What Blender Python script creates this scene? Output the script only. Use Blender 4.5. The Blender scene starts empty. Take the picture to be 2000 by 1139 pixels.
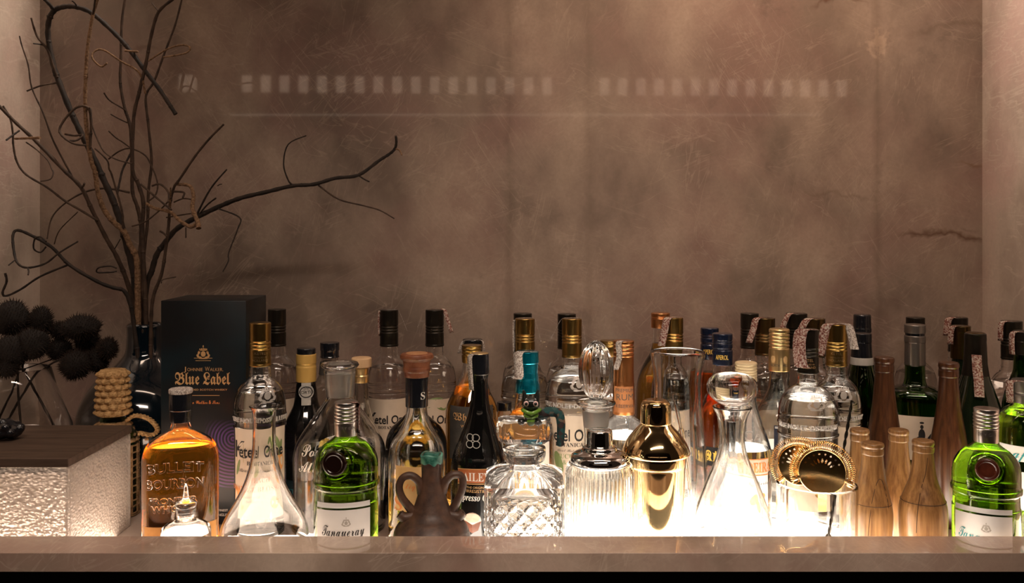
import bpy, bmesh, math, random
from mathutils import Vector, Matrix, noise as mnoise
random.seed(7)
PI = math.pi
SC = bpy.context.scene
COL = SC.collection
# ------------------------------------------------------------------ camera
F = 1800.0; HZ = 440.0; CAMZ = 0.455
cam_d = bpy.data.cameras.new('camera'); cam = bpy.data.objects.new('camera', cam_d); COL.objects.link(cam)
cam.location = (0, 0, CAMZ); cam.rotation_euler = (PI/2, 0, 0)
cam_d.sensor_width = 36; cam_d.lens = 36*F/2000; cam_d.shift_y = -(569.5-HZ)/2000
cam_d.clip_start = 0.02
SC.camera = cam
# ------------------------------------------------------------------ world, view
w = bpy.data.worlds.new('world'); SC.world = w; w.use_nodes = True
w.node_tree.nodes['Background'].inputs[0].default_value = (0.55, 0.36, 0.25, 1)
w.node_tree.nodes['Background'].inputs[1].default_value = 0.035
SC.view_settings.view_transform = 'Standard'; SC.view_settings.look = 'None'
SC.view_settings.exposure = 0.0; SC.view_settings.gamma = 1.0; SC.view_settings.use_curve_mapping = False
SC.cycles.use_denoising = True
SC.cycles.max_bounces = 15; SC.cycles.transmission_bounces = 14; SC.cycles.glossy_bounces = 6
SC.cycles.diffuse_bounces = 3; SC.cycles.transparent_max_bounces = 12
SC.cycles.sample_clamp_indirect = 6.0; SC.cycles.caustics_refractive = True; SC.cycles.caustics_reflective = False
SC.cycles.blur_glossy = 0.6
# ------------------------------------------------------------------ room lights
def area(name, loc, target, sx, sy, power, color, spread=None):
    l = bpy.data.lights.new(name, 'AREA'); l.shape = 'RECTANGLE'; l.size = sx; l.size_y = sy
    l.energy = power; l.color = color
    if spread: l.spread = math.radians(spread)
    o = bpy.data.objects.new(name, l); COL.objects.link(o); o.location = loc
    o.rotation_euler = (Vector(target)-Vector(loc)).to_track_quat('-Z', 'Y').to_euler()
    return o
def spot(name, loc, target, power, color, angle, blend, size=.03):
    l = bpy.data.lights.new(name, 'SPOT'); l.energy = power; l.color = color
    l.spot_size = math.radians(angle); l.spot_blend = blend; l.shadow_soft_size = size
    o = bpy.data.objects.new(name, l); COL.objects.link(o); o.location = loc
    o.rotation_euler = (Vector(target)-Vector(loc)).to_track_quat('-Z', 'Y').to_euler()
    return o
WARM = (1.0, 0.70, 0.50)
area('ceiling_strip_light', (0.0, 1.10, 1.60), (0, 1.15, 0.0), 1.6, 0.06, 4.2, (1.0, .74, .56))
spot('ceiling_downlight', (0.42, 1.36, 1.62), (0.40, 1.80, 1.0), 46.0, (1.0, .68, .49), 82, 1.0, .05)
spot('ceiling_downlight', (-0.35, 1.60, 1.58), (-0.93, 1.46, 0.74), 50.0, (1.0, .84, .70), 46, 1.0, .04)
spot('ceiling_downlight', (0.35, 1.60, 1.58), (0.93, 1.46, 0.84), 62.0, (1.0, .84, .70), 46, 1.0, .04)
area('bar_room_light', (0.1, 0.10, 1.56), (0, 1.12, 0.02), 1.3, 0.12, 4.5, (1.0, .80, .66), 70)
# ------------------------------------------------------------------ projection helpers (photo pixel + own distance -> place)
def PX(x, d): return (x-1000)*d/F
def PZ(y, d): return CAMZ-(y-HZ)*d/F
def K(x): return 1/math.sqrt(1+((x-1000)/F)**2)
def P3(x, y, d): return Vector((PX(x, d), d, PZ(y, d)))
# ------------------------------------------------------------------ tags
def tag(o, label=None, cat=None, group=None, kind=None):
    if label: o['label'] = label
    if cat: o['category'] = cat
    if group: o['group'] = group
    if kind: o['kind'] = kind
    return o
def empty(name, loc, rz=0.0):
    o = bpy.data.objects.new(name, None); COL.objects.link(o); o.location = loc; o.rotation_euler = (0, 0, rz)
    o.empty_display_size = .02
    return o
def link(name, bm, mat, parent=None, smooth=True, sharp=35):
    me = bpy.data.meshes.new(name); bm.normal_update(); bm.to_mesh(me); bm.free()
    me.materials.append(mat)
    if smooth:
        me.polygons.foreach_set('use_smooth', [True]*len(me.polygons))
        try: me.set_sharp_from_angle(angle=math.radians(sharp))
        except Exception: pass
    o = bpy.data.objects.new(name, me); COL.objects.link(o)
    if parent: o.parent = parent
    return o
# ------------------------------------------------------------------ mesh helpers
def fillet(pts, rad=.003, k=4):
    out = [pts[0][:2]]
    for i in range(1, len(pts)-1):
        a, b, c = Vector(pts[i-1][:2]), Vector(pts[i][:2]), Vector(pts[i+1][:2])
        r = pts[i][2] if len(pts[i]) > 2 and pts[i][2] is not None else rad
        l1, l2 = (a-b).length, (c-b).length
        if r <= 0 or l1 < 1e-7 or l2 < 1e-7: out.append((b.x, b.y)); continue
        c1 = min(r, l1*.48); c2 = min(r, l2*.48)
        p, q = b+(a-b)*(c1/l1), b+(c-b)*(c2/l2)
        for j in range(k+1):
            t = j/k
            v = p*(1-t)**2+b*2*t*(1-t)+q*t*t
            out.append((max(v.x, 0), v.y))
    out.append(pts[-1][:2])
    return out
def xs(theta, n, sy):
    c, s = math.cos(theta), math.sin(theta)
    if n == 2: return s, -c*sy
    return math.copysign(abs(s)**(2/n), s), -math.copysign(abs(c)**(2/n), c)*sy
def lathe(bm, prof, seg=48, sy=1, n=2, flip=False, rf=None, c=(0, 0, 0), rfn=9999):
    rings = []
    for kk, (r, z) in enumerate(prof):
        if kk >= rfn: rf = None
        if r < 1e-6: rings.append([bm.verts.new((c[0], c[1], c[2]+z))])
        else:
            ring = []
            for i in range(seg):
                th = 2*PI*i/seg; x, y = xs(th, n, sy); q = rf(th, z) if rf else 1
                ring.append(bm.verts.new((c[0]+x*r*q, c[1]+y*r*q, c[2]+z)))
            rings.append(ring)
    for a, b in zip(rings, rings[1:]):
        if len(a) == 1 and len(b) == 1: continue
        for i in range(seg):
            j = (i+1) % seg
            if len(a) == 1: f = (a[0], b[j], b[i])
            elif len(b) == 1: f = (a[i], a[j], b[0])
            else: f = (a[i], a[j], b[j], b[i])
            bm.faces.new(f if not flip else f[::-1])
def box(bm, x0, x1, y0, y1, z0, z1, bev=0, seg=2):
    r = bmesh.ops.create_cube(bm, size=1)
    vs = r['verts']
    for v in vs: v.co = Vector(((x0+x1)/2+v.co.x*(x1-x0), (y0+y1)/2+v.co.y*(y1-y0), (z0+z1)/2+v.co.z*(z1-z0)))
    if bev:
        es = list({e for v in vs for e in v.link_edges})
        bmesh.ops.bevel(bm, geom=es, offset=bev, segments=seg, affect='EDGES', profile=.5)
def crom(pts, sub=5):
    if len(pts) < 3: return pts
    out = []
    P = [pts[0]]+list(pts)+[pts[-1]]
    for i in range(1, len(P)-2):
        for j in range(sub):
            t = j/sub; a, b, c, d = P[i-1], P[i], P[i+1], P[i+2]
            out.append(.5*((2*b)+(c-a)*t+(2*a-5*b+4*c-d)*t*t+(3*b-a-3*c+d)*t**3))
    out.append(pts[-1]); return out
def tube(bm, pts, rad, seg=8, closed=False):
    """pts Vectors; rad float or list"""
    n = len(pts); R = rad if isinstance(rad, (list, tuple)) else [rad]*n
    up = Vector((.13, .2, 1)).normalized(); rings = []; prev = None
    for i, p in enumerate(pts):
        if closed: t = pts[(i+1) % n]-pts[i-1]
        else: t = pts[min(i+1, n-1)]-pts[max(i-1, 0)]
        if t.length < 1e-9: t = Vector((0, 0, 1))
        t.normalize()
        if prev is None: s = t.cross(up if abs(t.dot(up)) < .9 else Vector((1, 0, 0))).normalized()
        else:
            s = prev-t*prev.dot(t)
            s = s.normalized() if s.length > 1e-6 else t.cross(up).normalized()
        prev = s; b = t.cross(s)
        rings.append([bm.verts.new(p+(s*math.cos(2*PI*k/seg)+b*math.sin(2*PI*k/seg))*R[i]) for k in range(seg)])
    m = n if closed else n-1
    for i in range(m):
        a, b = rings[i], rings[(i+1) % n]
        for k in range(seg): bm.faces.new((a[k], a[(k+1) % seg], b[(k+1) % seg], b[k]))
    if not closed:
        bm.faces.new(rings[0][::-1]); bm.faces.new(rings[-1])
def ball(bm, c, r, rot=None, sub=2):
    M = Matrix.Translation(c) @ (rot.to_matrix().to_4x4() if rot else Matrix()) @ Matrix.Diagonal((*r, 1))
    bmesh.ops.create_icosphere(bm, subdivisions=sub, radius=1, matrix=M)
def remesh(o, vox, smooth=3):
    m = o.modifiers.new('r', 'REMESH'); m.mode = 'VOXEL'; m.voxel_size = vox; m.use_smooth_shade = True
    s = o.modifiers.new('s', 'SMOOTH'); s.factor = .5; s.iterations = smooth
# ------------------------------------------------------------------ materials
def mat(name, color=(.5, .5, .5), rough=.5, metal=0, trans=0, ior=1.45, coat=0, coat_rough=.05, emit=None, estr=0, spec=.5, sss=0):
    m = bpy.data.materials.new(name); m.use_nodes = True
    b = m.node_tree.nodes['Principled BSDF']
    I = b.inputs
    I['Base Color'].default_value = (*color, 1); I['Roughness'].default_value = rough; I['Metallic'].default_value = metal
    I['Transmission Weight'].default_value = trans; I['IOR'].default_value = ior
    I['Coat Weight'].default_value = coat; I['Coat Roughness'].default_value = coat_rough
    if sss: I['Subsurface Weight'].default_value = sss; I['Subsurface Radius'].default_value = (.02, .012, .008); I['Subsurface Scale'].default_value = .5
    if emit: I['Emission Color'].default_value = (*emit, 1); I['Emission Strength'].default_value = estr
    return m
def nd(m, typ, **kw):
    n = m.node_tree.nodes.new(typ)
    for k, v in kw.items():
        if k.startswith('i_'): n.inputs[k[2:].replace('_', ' ')].default_value = v
        else: setattr(n, k, v)
    return n
def lk(m, a, ao, b, bi): m.node_tree.links.new(a.outputs[ao], b.inputs[bi])
def bsdf(m): return m.node_tree.nodes['Principled BSDF']
def ramp(m, stops):
    r = m.node_tree.nodes.new('ShaderNodeValToRGB'); e = r.color_ramp.elements
    while len(e) < len(stops): e.new(.5)
    for el, (p, c) in zip(e, stops): el.position = p; el.color = (*c, 1) if len(c) == 3 else c
    return r
def mapping(m, scale=(1, 1, 1), rot=(0, 0, 0), coord='Object'):
    t = nd(m, 'ShaderNodeTexCoord'); p = nd(m, 'ShaderNodeMapping'); lk(m, t, coord, p, 'Vector')
    p.inputs['Scale'].default_value = scale; p.inputs['Rotation'].default_value = rot
    return p
def add_noise_color(m, c1, c2, scale=30, detail=4, stretch=(1, 1, 1), bump=0, p0=.35, p1=.65, rough=.6):
    mp = mapping(m, stretch); n = nd(m, 'ShaderNodeTexNoise'); n.inputs['Scale'].default_value = scale; n.inputs['Detail'].default_value = detail
    n.inputs['Roughness'].default_value = rough
    lk(m, mp, 0, n, 'Vector'); r = ramp(m, [(p0, c1), (p1, c2)]); lk(m, n, 0, r, 0); lk(m, r, 0, bsdf(m), 'Base Color')
    if bump:
        b = nd(m, 'ShaderNodeBump'); b.inputs['Strength'].default_value = bump; b.inputs['Distance'].default_value = .002
        lk(m, n, 0, b, 'Height'); lk(m, b, 0, bsdf(m), 'Normal')
    return m
def mixc(m, fac, a, b, mode='MIX'):
    """fac: (node,out) or float ; a,b: (node,out) or colour"""
    x = m.node_tree.nodes.new('ShaderNodeMix'); x.data_type = 'RGBA'; x.blend_type = mode
    def put(sock, v):
        if isinstance(v, tuple) and hasattr(v[0], 'outputs'): m.node_tree.links.new(v[0].outputs[v[1]], sock)
        elif isinstance(v, (int, float)): sock.default_value = v
        else: sock.default_value = (*v, 1)
    put(x.inputs[0], fac); put(x.inputs[6], a); put(x.inputs[7], b)
    return (x, 2)
def math_n(m, op, a, b=None, clamp=False):
    x = m.node_tree.nodes.new('ShaderNodeMath'); x.operation = op; x.use_clamp = clamp
    for i, v in enumerate((a, b)):
        if v is None: continue
        if isinstance(v, tuple): m.node_tree.links.new(v[0].outputs[v[1]], x.inputs[i])
        else: x.inputs[i].default_value = v
    return (x, 0)
def marble(name, base, dark, light, wallmarks=False, rough=.5, coat=.8, coat_rough=.032):
    m = mat(name, rough=rough, coat=coat, coat_rough=coat_rough)
    def noise(scale, detail, stretch=(1, 1, 1), rot=(0, 0, 0), dist=0, rg=.55):
        mp = mapping(m, stretch, rot); n = nd(m, 'ShaderNodeTexNoise'); lk(m, mp, 0, n, 'Vector')
        n.inputs['Scale'].default_value = scale; n.inputs['Detail'].default_value = detail; n.inputs['Distortion'].default_value = dist
        n.inputs['Roughness'].default_value = rg
        return (n, 0)
    def rmp(src, a, b):
        r = nd(m, 'ShaderNodeMapRange'); m.node_tree.links.new(src[0].outputs[src[1]], r.inputs[0])
        r.inputs[1].default_value = a; r.inputs[2].default_value = b; return (r, 0)
    big = rmp(noise(2.6, 5, dist=.6), .36, .66)
    c = mixc(m, big, dark, base)
    tint = rmp(noise(4.0, 4, dist=.4), .42, .62)
    c = mixc(m, tint, c, mixc(m, .5, c, (base[0]*1.12, base[1]*.86, base[2]*.93)))
    cloud = rmp(noise(7, 6, stretch=(1, 1, .7), rot=(0, .7, 0)), .45, .8)
    c = mixc(m, cloud, c, light)
    # fine crossing scratches
    for k, (rot, st, s) in enumerate([((0, .75, 0), (7, 1, .8), 5), ((0, -.6, 0), (7, 1, .7), 6), ((0, .25, 0), (6, 1, .9), 5), ((0, 1.15, 0), (6, 1, 1), 5), ((0, -1.2, 0), (5, 1, 1), 5)]):
        mp = mapping(m, tuple(1/q for q in st), rot); mp.vector_type = 'TEXTURE'
        nn = nd(m, 'ShaderNodeTexNoise'); lk(m, mp, 0, nn, 'Vector'); nn.inputs['Scale'].default_value = s; nn.inputs['Detail'].default_value = 3
        nn.inputs['Distortion'].default_value = .35; nn.inputs['Roughness'].default_value = .55; v = (nn, 0)
        v = math_n(m, 'ABSOLUTE', math_n(m, 'SUBTRACT', v, .5))
        v = rmp(v, .012, .0)
        msk = rmp(noise(3.1+k, 2), .48, .62)
        f = math_n(m, 'MULTIPLY', math_n(m, 'MULTIPLY', v, msk), .40)
        c = mixc(m, f, c, light)
    drk = rmp(noise(11, 7, rg=.7), .60, .74)
    c = mixc(m, math_n(m, 'MULTIPLY', drk, .35), c, (dark[0]*.6, dark[1]*.6, dark[2]*.6))
    fine = rmp(noise(160, 3), .3, .7)
    c = mixc(m, math_n(m, 'MULTIPLY', fine, .22), c, (base[0]*.6, base[1]*.6, base[2]*.6))
    if wallmarks:
        tc = nd(m, 'ShaderNodeTexCoord'); sp = nd(m, 'ShaderNodeSeparateXYZ'); lk(m, tc, 'Object', sp, 0)
        x, z = (sp, 0), (sp, 2)
        wob = math_n(m, 'MULTIPLY', math_n(m, 'SUBTRACT', noise(9, 4), .5), .11)
        def vein(z0, slope, xa, xb, wd, col, amt):
            nonlocal c
            line = math_n(m, 'ADD', math_n(m, 'MULTIPLY', math_n(m, 'SUBTRACT', x, xa), slope), z0)
            dz = math_n(m, 'ABSOLUTE', math_n(m, 'SUBTRACT', math_n(m, 'ADD', z, wob), line))
            f = rmp(dz, wd, 0)
            xm = math_n(m, 'MULTIPLY', rmp(x, xa, xa+.04), rmp(x, xb+.02, xb-.02))
            f = math_n(m, 'MULTIPLY', math_n(m, 'MULTIPLY', f, xm), amt)
            c = mixc(m, f, c, col)
        W = 1.78
        vein(PZ(455, W), -.06, PX(1745, W), PX(1925, W), .007, (.10, .045, .02), .85)
        vein(PZ(322, W), 0, PX(1860, W), PX(1925, W), .005, (.16, .08, .03), .6)
        vein(PZ(70, W), .1, PX(1760, W), PX(1925, W), .010, (.12, .07, .04), .35)
        vein(PZ(450, W), 0, PX(1870, W), PX(1895, W), .004, (.06, .03, .02), .8)
        vein(PZ(375, W), .0, PX(1560, W), PX(1700, W), .006, (.10, .06, .035), .3)
        vein(PZ(0, W), 0, PX(1575, W), PX(1680, W), .006, (.10, .04, .02), .8)
        # pitted crystals
        dx = math_n(m, 'SUBTRACT', x, PX(1712, W)); dz = math_n(m, 'SUBTRACT', z, PZ(85, W))
        rr = math_n(m, 'SQRT', math_n(m, 'ADD', math_n(m, 'POWER', math_n(m, 'ABSOLUTE', dx), 2.0), math_n(m, 'POWER', math_n(m, 'ABSOLUTE', dz), 2.0)))
        rr = math_n(m, 'ADD', rr, math_n(m, 'MULTIPLY', math_n(m, 'SUBTRACT', noise(28, 4), .5), .09))
        c = mixc(m, math_n(m, 'MULTIPLY', rmp(rr, .030, .022), math_n(m, 'MULTIPLY', rmp(noise(70, 3), .4, .6), .45)), c, (.62, .47, .34))
        # long vertical seams of the slab
        for xx, amt in ((995, .25), (1715, .3), (1150, .18)):
            f = rmp(math_n(m, 'ABSOLUTE', math_n(m, 'ADD', math_n(m, 'SUBTRACT', x, PX(xx, W)), math_n(m, 'MULTIPLY', wob, .25))), .012, 0)
            c = mixc(m, math_n(m, 'MULTIPLY', f, amt), c, (dark[0]*.7, dark[1]*.62, dark[2]*.5))
    m.node_tree.links.new(c[0].outputs[c[1]], bsdf(m).inputs['Base Color'])
    return m
M = {}
M['marble'] = marble('wall_marble', (.270, .203, .158), (.130, .095, .074), (.44, .345, .27), True)
M['marble_lit'] = marble('side_marble_lit', (.52, .42, .345), (.33, .255, .20), (.68, .57, .47), False, .5, .3, .15)  # same marble as the back wall, lightened: the side lighting is in the colour
M['ledge'] = marble('ledge_marble', (.50, .375, .29), (.24, .17, .13), (.70, .56, .45), False, .35, 1.0, .02)
M['shelf'] = marble('shelf_marble', (.55, .45, .38), (.40, .32, .26), (.62, .53, .46), False, .35, .4, .1)
M['black'] = mat('counter_black', (.004, .004, .004), .8)
M['glass'] = mat('clear_glass', (.97, .97, .96), .0, trans=1, ior=1.48)
M['glass_grey'] = mat('grey_glass', (.80, .80, .77), .0, trans=1, ior=1.48)
M['glass_solid'] = mat('lead_crystal', (.98, .98, .97), .0, trans=1, ior=1.54)
M['crystal'] = mat('cut_crystal', (.99, .98, .97), .02, trans=.94, ior=1.54)
M['glass_frost'] = mat('ground_glass', (.95, .92, .88), .45, trans=.75, ior=1.45)
M['glass_green'] = mat('green_glass', (.40, .54, .12), .0, trans=1, ior=1.48)
M['glass_lime'] = mat('lime_glass', (.72, .88, .36), .0, trans=1, ior=1.48)
M['glass_dkgreen'] = mat('bottle_green_glass', (.10, .24, .04), .03, trans=1, ior=1.48)
M['glass_wine'] = mat('dark_wine_glass', (.012, .022, .010), .05, trans=.5, ior=1.5, coat=.5)
M['glass_black'] = mat('black_glass', (.004, .004, .004), .07, coat=.5)
M['glass_blue'] = mat('midnight_blue_glaze', (.003, .008, .013), .10, coat=1, coat_rough=.03)
M['liq_clear'] = mat('clear_spirit', (1, 1, 1), 0, trans=1, ior=1.34)
M['liq_amber'] = mat('amber_spirit', (.90, .36, .03), 0, trans=1, ior=1.34)
M['liq_whisky'] = mat('golden_spirit', (.88, .48, .10), 0, trans=1, ior=1.34)
M['liq_orange'] = mat('orange_aperitif', (.88, .20, .02), 0, trans=1, ior=1.34)
M['liq_yellow'] = mat('yellow_spirit', (.85, .58, .14), 0, trans=1, ior=1.34)
M['liq_green'] = mat('green_spirit', (.80, .95, .42), 0, trans=1, ior=1.34)
M['liq_olive'] = mat('olive_spirit', (.45, .65, .10), 0, trans=1, ior=1.34)
M['cap_gold'] = mat('dark_gold_foil', (.36, .23, .07), .28, metal=1)
M['cap_dkgold'] = mat('bronze_foil', (.13, .085, .035), .3, metal=1)
M['cap_black'] = mat('black_foil', (.022, .018, .013), .3, metal=.6)
M['cap_blackp'] = mat('black_plastic', (.008, .009, .012), .22, coat=.4)
M['cap_navy'] = mat('navy_foil', (.010, .018, .045), .22, metal=.3, coat=.5)
M['cap_copper'] = mat('copper_foil', (.62, .28, .11), .3, metal=1)
M['cap_copper2'] = mat('copper_label', (.70, .30, .12), .5, metal=.4)
M['cap_palegold'] = mat('pale_gold_foil', (.80, .58, .28), .3, metal=.9)
M['cap_cream'] = mat('cream_cap', (.75, .60, .36), .4)
M['cap_yellow'] = mat('yellow_capsule', (.68, .43, .12), .35, metal=.25)
M['cap_silver'] = mat('silver_cap', (.62, .58, .55), .28, metal=1)
M['cap_grey'] = mat('pewter_sleeve', (.22, .20, .18), .35, metal=.8)
M['cap_teal'] = mat('teal_foil', (.0, .19, .27), .22, metal=.75, coat=.4)
M['chrome'] = mat('chrome', (.82, .82, .82), .06, metal=1)
M['gold'] = mat('polished_gold', (.80, .58, .30), .07, metal=1)
M['gold_wire'] = mat('brass_wire', (.78, .52, .22), .18, metal=1)
M['bronze'] = mat('dark_brass_plate', (.30, .19, .08), .18, metal=1)
M['cork'] = add_noise_color(mat('brown_cork', rough=.6, coat=.3), (.13, .035, .012), (.24, .08, .03), 60)
M['corktop'] = add_noise_color(mat('cork_top', rough=.7), (.30, .14, .06), (.44, .22, .10), 80)
M['palewood'] = add_noise_color(mat('pale_wood', rough=.5), (.60, .38, .20), (.72, .50, .29), 18, stretch=(6, 6, .6))
M['wood'] = add_noise_color(mat('bamboo_wood', rough=.35, coat=.35, coat_rough=.2), (.17, .078, .024), (.37, .195, .07), 30, stretch=(7, 7, .35), detail=5)
M['wood_dk'] = add_noise_color(mat('dark_wood', rough=.3, coat=.35, coat_rough=.2), (.035, .012, .005), (.095, .036, .014), 30, stretch=(7, 7, .35), detail=5)
M['wood_line'] = mat('wood_groove', (.04, .018, .008), .7)
M['lid'] = add_noise_color(mat('walnut_board', rough=.75), (.055, .032, .020), (.095, .058, .038), 22, stretch=(.6, 5, 5), detail=6)
M['clay'] = add_noise_color(mat('brown_clay', rough=.55, coat=.15, coat_rough=.35), (.030, .014, .009), (.085, .042, .024), 55, bump=.6)
M['glaze_green'] = add_noise_color(mat('green_glaze', rough=.25), (.02, .10, .07), (.14, .38, .30), 60)
M['rope'] = add_noise_color(mat('jute_rope', rough=.85), (.30, .16, .05), (.66, .42, .19), 220, stretch=(1, 1, 2.5), bump=.7)
M['rope_dk'] = add_noise_color(mat('wicker', rough=.7), (.14, .075, .03), (.42, .26, .12), 120, bump=.4)
M['twig'] = add_noise_color(mat('dry_twig_bark', rough=.75), (.026, .014, .008), (.070, .040, .024), 60, bump=.5)
M['twig_dk'] = add_noise_color(mat('black_twig_bark', rough=.75), (.010, .007, .005), (.030, .018, .012), 60, bump=.5)
M['twig_lt'] = add_noise_color(mat('lichen_bark', rough=.9), (.12, .065, .032), (.30, .18, .10), 260, bump=1.0)
M['fuzz'] = mat('dark_fuzzy_bloom', (.006, .003, .0015), .9)
M['fuzz2'] = mat('brown_bloom_spines', (.016, .007, .003), .9)
M['paper'] = add_noise_color(mat('cream_label_paper', rough=.7), (.62, .50, .38), (.74, .62, .48), 14)
M['paper_w'] = add_noise_color(mat('white_label_paper', rough=.6), (.74, .74, .72), (.82, .82, .80), 14)
M['paper_tan'] = add_noise_color(mat('parchment_label', rough=.7), (.55, .32, .12), (.72, .47, .21), 14)
M['paper_amber'] = add_noise_color(mat('orange_label_paper', rough=.7), (.36, .15, .03), (.50, .24, .06), 20)
M['paper_dk'] = add_noise_color(mat('dark_label_paper', rough=.7), (.03, .028, .025), (.07, .06, .05), 30)
M['seal_grey'] = mat('grey_seal_paper', (.42, .40, .36), .7)
M['ink'] = mat('black_ink', (.012, .010, .010), .6)
M['ink_grey'] = mat('grey_ink', (.16, .13, .11), .6)
M['ink_orange'] = mat('orange_ink', (.62, .20, .05), .6)
M['ink_white'] = mat('white_ink', (.80, .74, .66), .5)
M['ink_gold'] = mat('gold_ink', (.72, .44, .20), .35, metal=.5)
M['ink_teal'] = mat('teal_ink', (.04, .30, .32), .5)
M['ink_yellow'] = mat('yellow_ink', (.85, .55, .10), .5)
M['ink_green'] = mat('leaf_green_ink', (.20, .26, .10), .6)
M['rust'] = mat('rust_red_label', (.40, .12, .04), .45)
M['wax'] = add_noise_color(mat('red_wax_seal', rough=.25, coat=.6), (.035, .008, .004), (.085, .018, .008), 30)
M['wax_dk'] = mat('dark_wax_seal', (.010, .003, .002), .2, coat=.6)
M['emboss'] = mat('embossed_glass', (.98, .97, .95), .03, trans=1, ior=1.5)
M['emboss_hi'] = mat('frosted_relief', (.85, .80, .74), .25, trans=.6, ior=1.5)
M['foam_white'] = mat('milk_foam', (.70, .55, .45), .6)
M['cat_black'] = mat('black_lacquer', (.010, .012, .010), .25, coat=.5)
M['cat_green'] = mat('green_scarf_paint', (.13, .28, .03), .3, coat=.5)
M['eye'] = mat('pink_eye_paint', (.75, .52, .50), .4)
# tax strip paper
m = mat('tax_strip_paper', rough=.7); mp = mapping(m, (1, 1, 1)); n = nd(m, 'ShaderNodeTexNoise'); n.inputs['Scale'].default_value = 420; n.inputs['Detail'].default_value = 2
lk(m, mp, 0, n, 'Vector'); r = ramp(m, [(.40, (.14, .04, .03)), (.50, (.34, .18, .14)), (.60, (.48, .42, .36))]); lk(m, n, 0, r, 0); lk(m, r, 0, bsdf(m), 'Base Color'); M['strip'] = m
m = mat('pale_strip_paper', rough=.7); mp = mapping(m, (1, 1, 1)); n = nd(m, 'ShaderNodeTexNoise'); n.inputs['Scale'].default_value = 500
lk(m, mp, 0, n, 'Vector'); r = ramp(m, [(.42, (.25, .2, .17)), (.55, (.62, .56, .5))]); lk(m, n, 0, r, 0); lk(m, r, 0, bsdf(m), 'Base Color'); M['strip2'] = m
# hammered glass of the box
m = mat('hammered_glass', (.98, .90, .82), .32, trans=.72, ior=1.45); mp = mapping(m, (1, 1, 1.5)); n = nd(m, 'ShaderNodeTexVoronoi'); n.feature = 'SMOOTH_F1'; n.inputs['Scale'].default_value = 210
n2 = nd(m, 'ShaderNodeTexNoise'); n2.inputs['Scale'].default_value = 90; lk(m, mp, 0, n, 'Vector'); lk(m, mp, 0, n2, 'Vector')
a = math_n(m, 'ADD', (n, 0), (n2, 0)); b = nd(m, 'ShaderNodeBump'); b.inputs['Strength'].default_value = 1.0; b.inputs['Distance'].default_value = .0022
m.node_tree.links.new(a[0].outputs[0], b.inputs['Height']); lk(m, b, 0, bsdf(m), 'Normal'); M['hammered'] = m
# gift box print
m = mat('gift_box_card', rough=.45, coat=.08, coat_rough=.2, spec=.3)
mp = mapping(m); wv = nd(m, 'ShaderNodeTexWave'); wv.wave_type = 'RINGS'; wv.rings_direction = 'Y'; wv.inputs['Scale'].default_value = 62; wv.inputs['Distortion'].default_value = .6
mp.inputs['Location'].default_value = (-.045, 0, -.13); lk(m, mp, 0, wv, 'Vector')
wr = ramp(m, [(.45, (0, 0, 0)), (.6, (1, 1, 1))]); lk(m, wv, 0, wr, 0)
tc = nd(m, 'ShaderNodeTexCoord'); sp = nd(m, 'ShaderNodeSeparateXYZ'); lk(m, tc, 'Object', sp, 0)
mr = nd(m, 'ShaderNodeMapRange'); lk(m, sp, 2, mr, 0); mr.inputs[1].default_value = .16; mr.inputs[2].default_value = .14
mx = nd(m, 'ShaderNodeMapRange'); lk(m, sp, 0, mx, 0); mx.inputs[1].default_value = .0; mx.inputs[2].default_value = .02
mb = nd(m, 'ShaderNodeMapRange'); lk(m, sp, 2, mb, 0); mb.inputs[1].default_value = .055; mb.inputs[2].default_value = .06
f1 = math_n(m, 'MULTIPLY', (mr, 0), (mx, 0)); f1 = math_n(m, 'MULTIPLY', f1, (mb, 0)); f1 = math_n(m, 'MULTIPLY', f1, (wr, 0))
nt = nd(m, 'ShaderNodeTexNoise'); nt.inputs['Scale'].default_value = 9; lk(m, tc, 'Object', nt, 'Vector')
rt = ramp(m, [(.45, (.002, .0025, .0035)), (.66, (.001, .010, .015))]); lk(m, nt, 0, rt, 0)
c = mixc(m, f1, (rt, 0), (.075, .028, .14)); m.node_tree.links.new(c[0].outputs[c[1]], bsdf(m).inputs['Base Color']); M['giftbox'] = m
m = mat('plaid_cloth', rough=.8); mp = mapping(m); v = nd(m, 'ShaderNodeTexVoronoi'); v.inputs['Scale'].default_value = 170; lk(m, mp, 0, v, 'Vector')
r = ramp(m, [(.0, (.10, .02, .015)), (.35, (.008, .03, .03)), (.7, (.015, .08, .08)), (.9, (.2, .12, .08))]); lk(m, v, 'Color', r, 0); lk(m, r, 0, bsdf(m), 'Base Color'); M['plaid'] = m
def emis(name, col, s):
    m = mat(name, (.8, .8, .8), .5, emit=col, estr=s); return m
# ================================================================== the setting
W_ = 1.78; XL, XR = PX(78, W_), PX(1918.5, W_)
def struct(name, bm, m, parent=None, smooth=False):
    o = link(name, bm, m, parent, smooth)
    if not parent: o['kind'] = 'structure'
    return o
bm = bmesh.new(); box(bm, XL-.12, XR+.12, W_, W_+.03, -.02, 1.75); struct('wall_back', bm, M['marble'])
bm = bmesh.new(); box(bm, XL-.03, XL, 1.10, W_, -.02, 1.75); struct('wall_left', bm, M['marble_lit'])
bm = bmesh.new(); box(bm, XR, XR+.03, 1.10, W_, -.02, 1.75); struct('wall_right', bm, M['marble_lit'])
bm = bmesh.new(); box(bm, XL-.03, XR+.03, 1.05, W_+.03, 1.75, 1.78); struct('ceiling', bm, M['marble_lit'])
bm = bmesh.new(); box(bm, XL-.03, XR+.03, 1.3455, W_, -.03, 0); struct('floor', bm, M['shelf'])
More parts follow.
